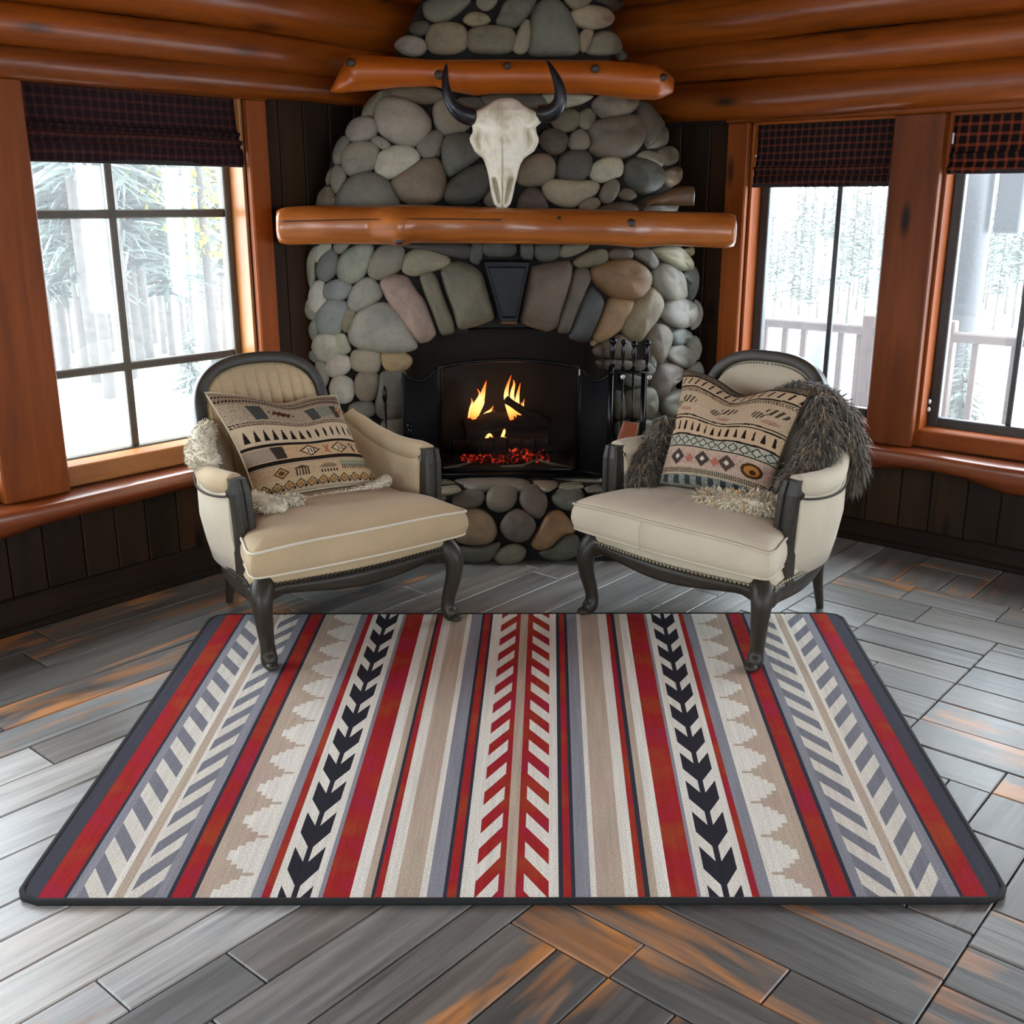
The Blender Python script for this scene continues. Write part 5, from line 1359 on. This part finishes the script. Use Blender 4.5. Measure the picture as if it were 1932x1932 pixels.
def pillow(chair,TL,TR,BL,BR,art,th,dip,label,edge,pinch=.022):
    K=[chair_w(chair,p) for p in (TL,TR,BL,BR)]; C=art(); nu,nv=C.nu,C.nv
    nrm=np.cross(K[1]-K[0],K[2]-K[0]); nrm/=np.linalg.norm(nrm)
    if nrm[1]>0: nrm=-nrm
    wx=(K[1]-K[0]); wx/=np.linalg.norm(wx); up=(K[0]-K[2]); up/=np.linalg.norm(up)
    def pt(u,v,side):
        p=(K[0]*(1-u)+K[1]*u)*(1-v)+(K[2]*(1-u)+K[3]*u)*v
        e=(max(0,1-abs(2*u-1)**2.6)*max(0,1-abs(2*v-1)**2.6))**.55
        p=p+nrm*(side*th*.5*e)
        p=p-up*(dip*exp(-((u-.52)/.20)**2)*(1-v)**1.5) - up*pinch*.5*sin(pi*u)*(1-v)+up*pinch*.6*sin(pi*u)*v
        p=p+wx*pinch*sin(pi*v)*(1-2*u)
        p=p+nrm*.006*sin(u*9+v*4)*e*side+nrm*.012*exp(-((u-.52)/.09)**2)*-(1-v)**2*side*e
        return p
    root=thing('throw_pillow',label,'pillow',tuple((K[2]+K[3])/2))
    vs=[];gs=[]
    for j in range(nv+1):
        for i in range(nu+1): p=pt(i/nu,j/nv,1); vs.append(tuple(p)); gs.append((i/nu*.5,j/nv*.45,0))
    fs=[(j*(nu+1)+i,j*(nu+1)+i+1,(j+1)*(nu+1)+i+1,(j+1)*(nu+1)+i) for j in range(nv) for i in range(nu)]
    mb=MB(); mb.add(vs,fs,0,[tuple(c) for c in C.c.reshape(-1,3)],gs); sp(mb.build('pillow_front',M_KNIT,root,nrm=False),root)
    mb=MB(); q=30; vs=[tuple(pt(i/q,j/q,-1)) for j in range(q+1) for i in range(q+1)]; fs=[(j*(q+1)+i,(j+1)*(q+1)+i,(j+1)*(q+1)+i+1,j*(q+1)+i+1) for j in range(q) for i in range(q)]
    mb.add(vs,fs,0,lin((150,130,106))); sp(mb.build('pillow_back',M_KNIT,root,nrm=False),root)
    o=[]
    for (a,b,c,d) in ((0,0,1,0),(1,0,1,1),(1,1,0,1),(0,1,0,0)):
        for k in range(30): t=k/30; o.append(tuple(pt(a+(c-a)*t,b+(d-b)*t,0)))
    mb=MB(); mb.tube(o,.0045,7,loop=True,c=lin(edge)); sp(mb.build('edge_piping',M_KNIT,root),root); return root
pL=pillow(chL,(-.325,.49,.862),(.170,.48,.800),(-.235,.315,.492),(.235,.30,.492),left_art,.19,.030,'taupe knitted pillow with dark banded motifs slumped in the left armchair',(200,186,160))
pR=pillow(chR,(-.30,.47,.885),(.235,.47,.872),(-.215,.215,.500),(.225,.245,.500),right_art,.19,.055,'tan pillow with rows of black marks propped in the right armchair',(80,68,54))

# ------------------------------------------------------------------ fur and fleece
M_FUR=plain('shaggy_grey_brown_fur',(92,82,66),.9,0,.4,60,tint=True,sheen=.3); M_FLEECE=plain('cream_fleece',(214,204,182),.95,0,.12,60,.8,tint=True,sheen=.3)
def fur(chair,strips,label,cat,name,mat,hair,length,cols,seed,wid=.0035,droop=.6,hairname='fur'):
    rd=random.Random(seed); W=[]; 
    P0=chair_w(chair,strips[0][0][:3]); root=thing(name,label,cat,tuple(P0)); hb=MB()
    for st in strips:
        Q=catmull(st,6); pts=[tuple(chair_w(chair,q[:3])) for q in Q]; R=[max(q[3],.004) for q in Q]; ph=rd.uniform(0,6)
        body=MB(); body.tube(pts,R,16,c=cols[0],wob=lambda t,a: .12*sin(3*a+9*t+ph)+.09*sin(5*a-14*t))
        sp(body.build('fleece_body',mat,root),root); nh=int(hair*len(st)/5)
        for _ in range(nh):
            k=rd.uniform(0,len(pts)-1.001); i=int(k); f=k-i; c=Vector(pts[i]).lerp(Vector(pts[i+1]),f); r=R[i]*(1-f)+R[i+1]*f
            t=(Vector(pts[i+1])-Vector(pts[i])).normalized(); u=t.orthogonal().normalized(); w=t.cross(u); a=rd.uniform(0,2*pi); n=u*cos(a)+w*sin(a)
            b0=c+n*r*.93; l=length*rd.uniform(.5,1.3); d=(n*.8+Vector((rd.uniform(-.4,.4),rd.uniform(-.4,.4),-droop))+t*rd.uniform(-.4,.4)).normalized()
            s=d.cross(n+Vector((.01,.02,.03))).normalized()*wid*rd.uniform(.6,1.4); m1=b0+d*l*.55+n*l*.12; e=b0+d*l+Vector((0,0,-l*.35*droop))
            col=rd.choice(cols); hb.add([b0-s,b0+s,m1+s*.7,m1-s*.7,e],[(0,1,2,3),(3,2,4)],0,col,smooth=False)
    o=sp(hb.build(hairname,mat,root,nrm=False),root); o['kind']='stuff'; return root
g=lambda k,h=0:(k*(1+h),k,k*(1-h))
fur(chR,[[(.10,.53,.83,.03),(.19,.535,.845,.040),(.26,.54,.815,.050),(.30,.56,.755,.052),(.325,.58,.68,.048),(.33,.60,.60,.038),(.325,.61,.54,.02)],
 [(.24,.50,.84,.03),(.285,.47,.76,.045),(.30,.42,.67,.045),(.285,.33,.60,.035),(.27,.25,.55,.02)],
 [(-.335,.42,.70,.02),(-.315,.36,.63,.040),(-.305,.29,.57,.045),(-.285,.22,.53,.035),(-.26,.17,.505,.018)]],
 'shaggy grey-brown fur throw draped behind the pillow over the right armchair','throw','fur_throw',M_FUR,3600,.055,[g(.85,.05),g(.4,.04),g(1.4,.06),g(.6),g(2.2,.08),g(.25)],5,droop=.8)
fur(chL,[[(-.36,.36,.640,.02),(-.37,.43,.675,.038),(-.345,.50,.705,.040),(-.30,.55,.73,.025)],[(-.385,.37,.62,.014),(-.395,.44,.64,.026),(-.375,.52,.67,.02)]],
 'cream sheepskin bunched over the back of the left armchair near the window','sheepskin','sheepskin',M_FLEECE,1500,.014,[g(1.0),g(1.1),g(.9)],6,.003,.3,'wool')
fur(chL,[[(-.285,.33,.50,.016),(-.27,.26,.515,.032),(-.24,.19,.51,.028),(-.20,.15,.505,.018)],[(-.23,.24,.505,.018),(-.16,.20,.510,.020),(-.12,.19,.507,.010)]],
 'small tuft of cream sheepskin on the left seat cushion below the pillow','sheepskin','sheepskin',M_FLEECE,1300,.013,[g(1.0),g(1.1),g(.9)],7,.003,.2,'wool')
fur(chL,[[(-.20,.255,.492,.004),(-.05,.255,.494,.005),(.10,.245,.496,.006),(.20,.25,.502,.012),(.262,.27,.508,.018)]],
 'narrow strip of cream wool fringe along the foot of the taupe pillow','fringe','wool_fringe',M_FLEECE,900,.009,[g(1.0),g(1.1),g(.9)],8,.0025,.2,'wool')
fur(chR,[[(.02,.13,.510,.012),(.09,.135,.516,.024),(.17,.14,.518,.030),(.24,.17,.520,.032),(.285,.20,.515,.02)]],
 'cream long-haired fleece lying on the right seat in front of the pillow','fleece','fleece_piece',M_FLEECE,1800,.030,[g(1.0),g(1.1),g(.8),(.95,.70,.42)],9,.0035,.25,'wool')

# ------------------------------------------------------------------ outside: snow, trees, deck
def GZ(x,y):
    a=float(-(np.array([x,y])-CO)@dL); b=float(-(np.array([x,y])-CO)@dR)
    d=max(0,-b,-a); z=-.35-3.9*min(1,max(0,d-5)/34)**.9
    if b<0:      # left side: a near mound rising to the right
        z+= .55*exp(-((d-5.2)/2.6)**2)*(1/(1+exp((a-2.2)*1.1)))
    return z+.05*sin(x*.7)*cos(y*.6)
mb=MB(); vs=[];fs=[]; gx=np.concatenate([np.linspace(-90,-20,12),np.linspace(-18,18,60),np.linspace(20,90,12)]); gy=np.concatenate([np.linspace(-25,0,8),np.linspace(1,30,60),np.linspace(32,130,20)])
for y in gy:
    for x in gx: vs.append((x,y,GZ(x,y)))
n=len(gx)
for j in range(len(gy)-1):
    for i in range(n-1):
        cx,cy=(gx[i]+gx[i+1])/2,(gy[j]+gy[j+1])/2; a=float(-(np.array([cx,cy])-CO)@dL); b=float(-(np.array([cx,cy])-CO)@dR)
        fs.append((j*n+i,j*n+i+1,(j+1)*n+i+1,(j+1)*n+i))
for k,(x,y,z) in enumerate(vs):
    a=float(-(np.array([x,y])-CO)@dL); b=float(-(np.array([x,y])-CO)@dR)
    if a>-.3 and b>-.3: vs[k]=(x,y,-.6)
mb.add(vs,fs); mb.build('ground',plain('snow',(236,238,242),.8,0,.03,2),struct=True,nrm=False)
M_BARK=plain('grey_pine_bark',(74,68,62),.9,0,.2,20); 
def folmat(nm,col): return plain(nm,col,.9,0,.35,3,tint=True)
M_NEED=folmat('frosted_needles',(84,92,84)); M_YEL=folmat('yellow_green_foliage',(132,134,50))
def conifer(seed,h,r0,nbr,base,mats,name='conifer',spread=.16,one=False,fork=False,leafy=False,wf=.11):
    rd=random.Random(seed); root=None
    tr=MB(); bx=[rd.uniform(-.08,.08) for _ in range(2)]
    P=[(bx[0]*sin(t*3)*h*.1,bx[1]*sin(t*2.3)*h*.1,h*t) for t in [k/10 for k in range(11)]]
    tr.tube(P,[r0*(1-.9*k/10) for k in range(11)],7)
    if fork: tr.tube([(0,0,h*.17),(-h*.03,0,h*.22),(-h*.055,0,h*.27),(-h*.07,0,h*.33)],[r0*.5,r0*.4,r0*.3,r0*.1],6)
    fo=MB() if not one else tr
    for k in range(nbr):
        t=base+(1-base)*(k+rd.random())/nbr; z=h*t; L=h*spread*(1-t)**.75*rd.uniform(.6,1.15)+.04*h*.3; a=rd.uniform(0,2*pi)
        d=Vector((cos(a),sin(a),0)); s=Vector((-sin(a),cos(a),0)); c=rd.uniform(.55,1.25); cc=(c,c,c)
        if rd.random()<.22: cc=(2.6,2.7,2.9)
        o=Vector((bx[0]*sin(t*3)*h*.1,bx[1]*sin(t*2.3)*h*.1,z)); q=5; vs=[];fs=[]
        for j in range(q+1):
            u=j/q; p=o+d*L*u+Vector((0,0,-L*.38*u*u+L*.08*u)); w=L*wf*(1-u*.8)*rd.uniform(.7,1.3)
            vs+=[p-s*w+Vector((0,0,-w*.7)),p,p+s*w+Vector((0,0,-w*.7))]
        for j in range(q):
            for e in (0,1):
                if rd.random()<.85: fs.append((j*3+e,j*3+e+1,(j+1)*3+e+1)) ; 
                if rd.random()<.6: fs.append((j*3+e,(j+1)*3+e+1,(j+1)*3+e))
        fo.add(vs,fs,1 if one else 0,cc,smooth=False)
    if leafy:
        for k in range(2600):
            t=base+(1-base)*rd.random(); a=rd.uniform(0,6.28); R=h*.20*sin(pi*min(1,(t-base)/(1-base)*.9+.08))*sqrt(rd.random()); p=Vector((R*cos(a),R*sin(a),h*t)); e=.035*rd.uniform(.6,1.6); c=rd.uniform(.6,1.3)
            q=[Vector((rd.uniform(-1,1),rd.uniform(-1,1),rd.uniform(-1,1)))*e for _ in range(3)]; fo.add([p+x for x in q],[(0,1,2)],1 if one else 0,(c,c,c),smooth=False)
    return tr,fo
def mesh_of(mb,mats,nm):
    o=mb.build(nm,mats,nrm=False); return o
kinds={}
def tree(kind,px,dist,label,group=None,scale=1.0,rot=0):
    d=ray(px,380); x=d[0]/d[1]*dist; y=dist; z=GZ(x,y)-.05
    root=thing('conifer' if kind!='yellow' else 'yellow_tree',label,'tree',(x,y,z),rot,group); root.scale=(scale,)*3
    if kind not in kinds:
        spec={'pineA':(1,9,.055,1300,.20,False,False),'pineB':(2,10,.065,1200,.26,True,False),'pineC':(3,8,.045,1300,.10,False,False),'yellow':(4,4.6,.05,20,.22,False,True),'spruce':(5,1.3,.02,300,.06,False,False)}[kind]
        tr,fo=conifer(spec[0],spec[1],spec[2],spec[3],spec[4],None,fork=spec[5],leafy=spec[6],wf=.11 if kind=='spruce' else .055,spread=.085 if kind!='spruce' else .38)
        kinds[kind]=(tr.build('trunk',M_BARK,root),fo.build('crown',M_YEL if kind=='yellow' else M_NEED,root,nrm=False))
    else:
        for o in kinds[kind]: c=o.copy(); COL.objects.link(c); c.parent=root
    return root
far={}
def fartree(v,px,dist,label,group,h):
    d=ray(px,380); x=d[0]/d[1]*dist; y=dist
    if v not in far:
        tr,_=conifer(20+v,8,.06,260,.22,None,one=True,spread=.13); far[v]=tr.build('distant_conifer',[M_BARK,M_NEED],nrm=False); o=far[v]
    else: o=far[v].copy(); COL.objects.link(o)
    o.location=(x,y,GZ(x,y)-.1); o.scale=(h/8,)*3; o.rotation_euler=(0,0,px*.7); tag(o,label,'tree',group)
rd=random.Random(31)
gl='near pines outside the left window'
for k,(kd,px,di,sc,lb) in enumerate((('pineC',128,9.0,1.0,'thin pine nearest the left post, seen through the left window'),('pineA',147,8.6,1.0,'slender pine second from the left post beyond the left window'),('pineA',168,8.2,.95,'straight pine left of the forked trunk beyond the left window'),
  ('pineB',212,8.8,1.0,'pine with a forked trunk, centre of the left half of the left window'),('pineC',234,9.4,1.05,'pine just right of the forked trunk beyond the left window'),('pineA',254,10.5,1.0,'pine half hidden by the upright glazing bar of the left window'),
  ('pineC',300,11.0,.9,'thin bare-stemmed pine right of the upright bar of the left window'),('pineC',88,10,1.1,'bushy pine at the left edge of the left window view'),('pineC',60,9.5,.9,'dense pine partly behind the left window post'))):
    tree(kd,px,di,lb,gl,sc,k*1.3)
tree('yellow',385,9.5,'yellow-green leafy tree at the right side of the left window view',None,.95)
tree('spruce',335,8.5,'small dark young spruce low in the right half of the left window',None,.5)
for k in range(40):
    px=40+k*10.2+rd.uniform(-4,4); fartree(k%3,px,[26,48,36,62][k%4]+rd.uniform(-4,4),'distant frosted conifer in the pale woods beyond the left window','distant woods left',rd.uniform(8,13))
for k in range(64):
    px=1400+k*9.0+rd.uniform(-4,4); fartree(k%3,px,[50,66,58,74][k%4]+rd.uniform(-3,3),'distant conifer in the tree line across the snow beyond the right windows','distant tree line right',rd.uniform(5.5,9) if px<1500 else rd.uniform(6.5,11))

# deck with railing outside the right windows
def onRp(px,py,a):
    r=ray(px,py); k=(a+CO@(-dL))/(r[:2]@(-dL)); P=r[:2]*k; return float((P-CO)@(-dR)),float(EYE+r[2]*k)
AD=-1.30
mb=MB(); mb.box((-.6,-.12,AD-.08),(5.5,-.02,-.19),X=lambda b,z,a:room(a,b,z)); mb.build('trim_90',plain('snowy_deck',(226,228,232),.8,0,.04),struct=True)
M_RAIL=wood('weathered_red_railing',(58,36,30),(94,64,54),.7,knots=False)
rl=thing('deck_railing','brown wooden deck railing with upright balusters outside the right windows','railing',room(AD,2.0,-.02))
XD=lambda b,z,a: room(a,b,z)
zr=onRp(1540,607,AD)[1]
mb=MB(); mb.box((.2,zr-.05,AD-.035),(5.2,zr,AD+.035),X=XD,bev=.008); sp(mb.build('handrail',M_RAIL,rl),rl)
mb=MB(); mb.box((.2,.06,AD-.02),(5.2,.10,AD+.02),X=XD,bev=.005); sp(mb.build('bottom_rail',M_RAIL,rl),rl)
bp=onRp(1640,640,AD)[0]; bq=onRp(1790,640,AD)[0]
for b in (bp,bq,bp-1.6,bq+1.5):
    mb=MB(); mb.box((b-.035,-.02,AD-.036),(b+.035,zr+.06,AD+.036),X=XD,axis=1,bev=.006); po=sp(mb.build('post',M_RAIL,rl),rl)
    mb=MB(); mb.sphere(room(AD,b,zr+.10),(.038,.038,.05),12,8); cp=mb.build('post_cap',plain('blue_grey_cap',(120,132,146),.5),po); 
    cp.matrix_parent_inverse=Matrix.Translation(-Vector(rl.location))
b=.35
ks=[]
for px in (1440,1478,1513,1583,1618,1838,1912,1700,1740,1985,2060): ks.append(onRp(px,680,AD)[0])
for b in ks:
    mb=MB(); mb.box((b-.016,.10,AD-.016),(b+.016,zr-.05,AD+.016),X=XD,axis=1,bev=.004); sp(mb.build('baluster',M_RAIL,rl),rl)
# porch column beyond the railing
AC=-2.3; b0,z_=onRp(1822,500,AC); M_COL=plain('grey_painted_column',(52,53,55),.35,.3,.05)
cl=thing('porch_column','thick grey round column beyond the railing in the rightmost window','column',(*room(AC,b0,0)[:2],-.6))
mb=MB(); x,y,_=room(AC,b0); mb.tube([(x,y,-.6),(x,y,3.2)],.118,28); sp(mb.build('shaft',M_COL,cl),cl)
zc=onRp(1822,697,AC)[1]; mb=MB(); mb.tube([(x,y,zc-.02),(x,y,zc+.02)],.124,28); sp(mb.build('collar',plain('dark_collar',(60,60,62),.5),cl),cl)
mb=MB(); bb,zz=onRp(1893,440,AC); mb.box((bb-.05,zz,AC-.05),(bb+.10,3.0,AC+.05),X=XD,bev=.01); sp(mb.build('side_box',M_COL,cl),cl)
tree('spruce',1858,5.9,'small snow-laden spruce behind the railing in the rightmost window',None,.95)
tree('spruce',1528,7.6,'small snow-dusted spruce low behind the railing in the first right window',None,.55)
M_TEAL=plain('pale_teal_canvas',(96,126,132),.8,0,.08)
for px,py,a,lb in ((1487,612,-3.0,'pale teal cone-shaped cover outside, left of the upright bar in the first right window'),(1553,614,-3.4,'pale teal cone-shaped cover outside, right of the upright bar in the first right window')):
    b,z=onRp(px,py,a); x,y,_=room(a,b); n=18; mb=MB(); rings=[]
    for zz,r in ((z,.004),(z-.08,.05),(z-.35,.13),(z-.8,.20),(-.5,.26)): rings.append([(x+r*(1+.12*cos(6*2*pi*k/n*1.0))*cos(2*pi*k/n),y+r*(1+.12*cos(6*2*pi*k/n))*sin(2*pi*k/n),zz) for k in range(n)])
    mb.loft(rings); tag(mb.build('canvas_cover',[M_TEAL],loc=(x,y,-.5)),lb,'cover')
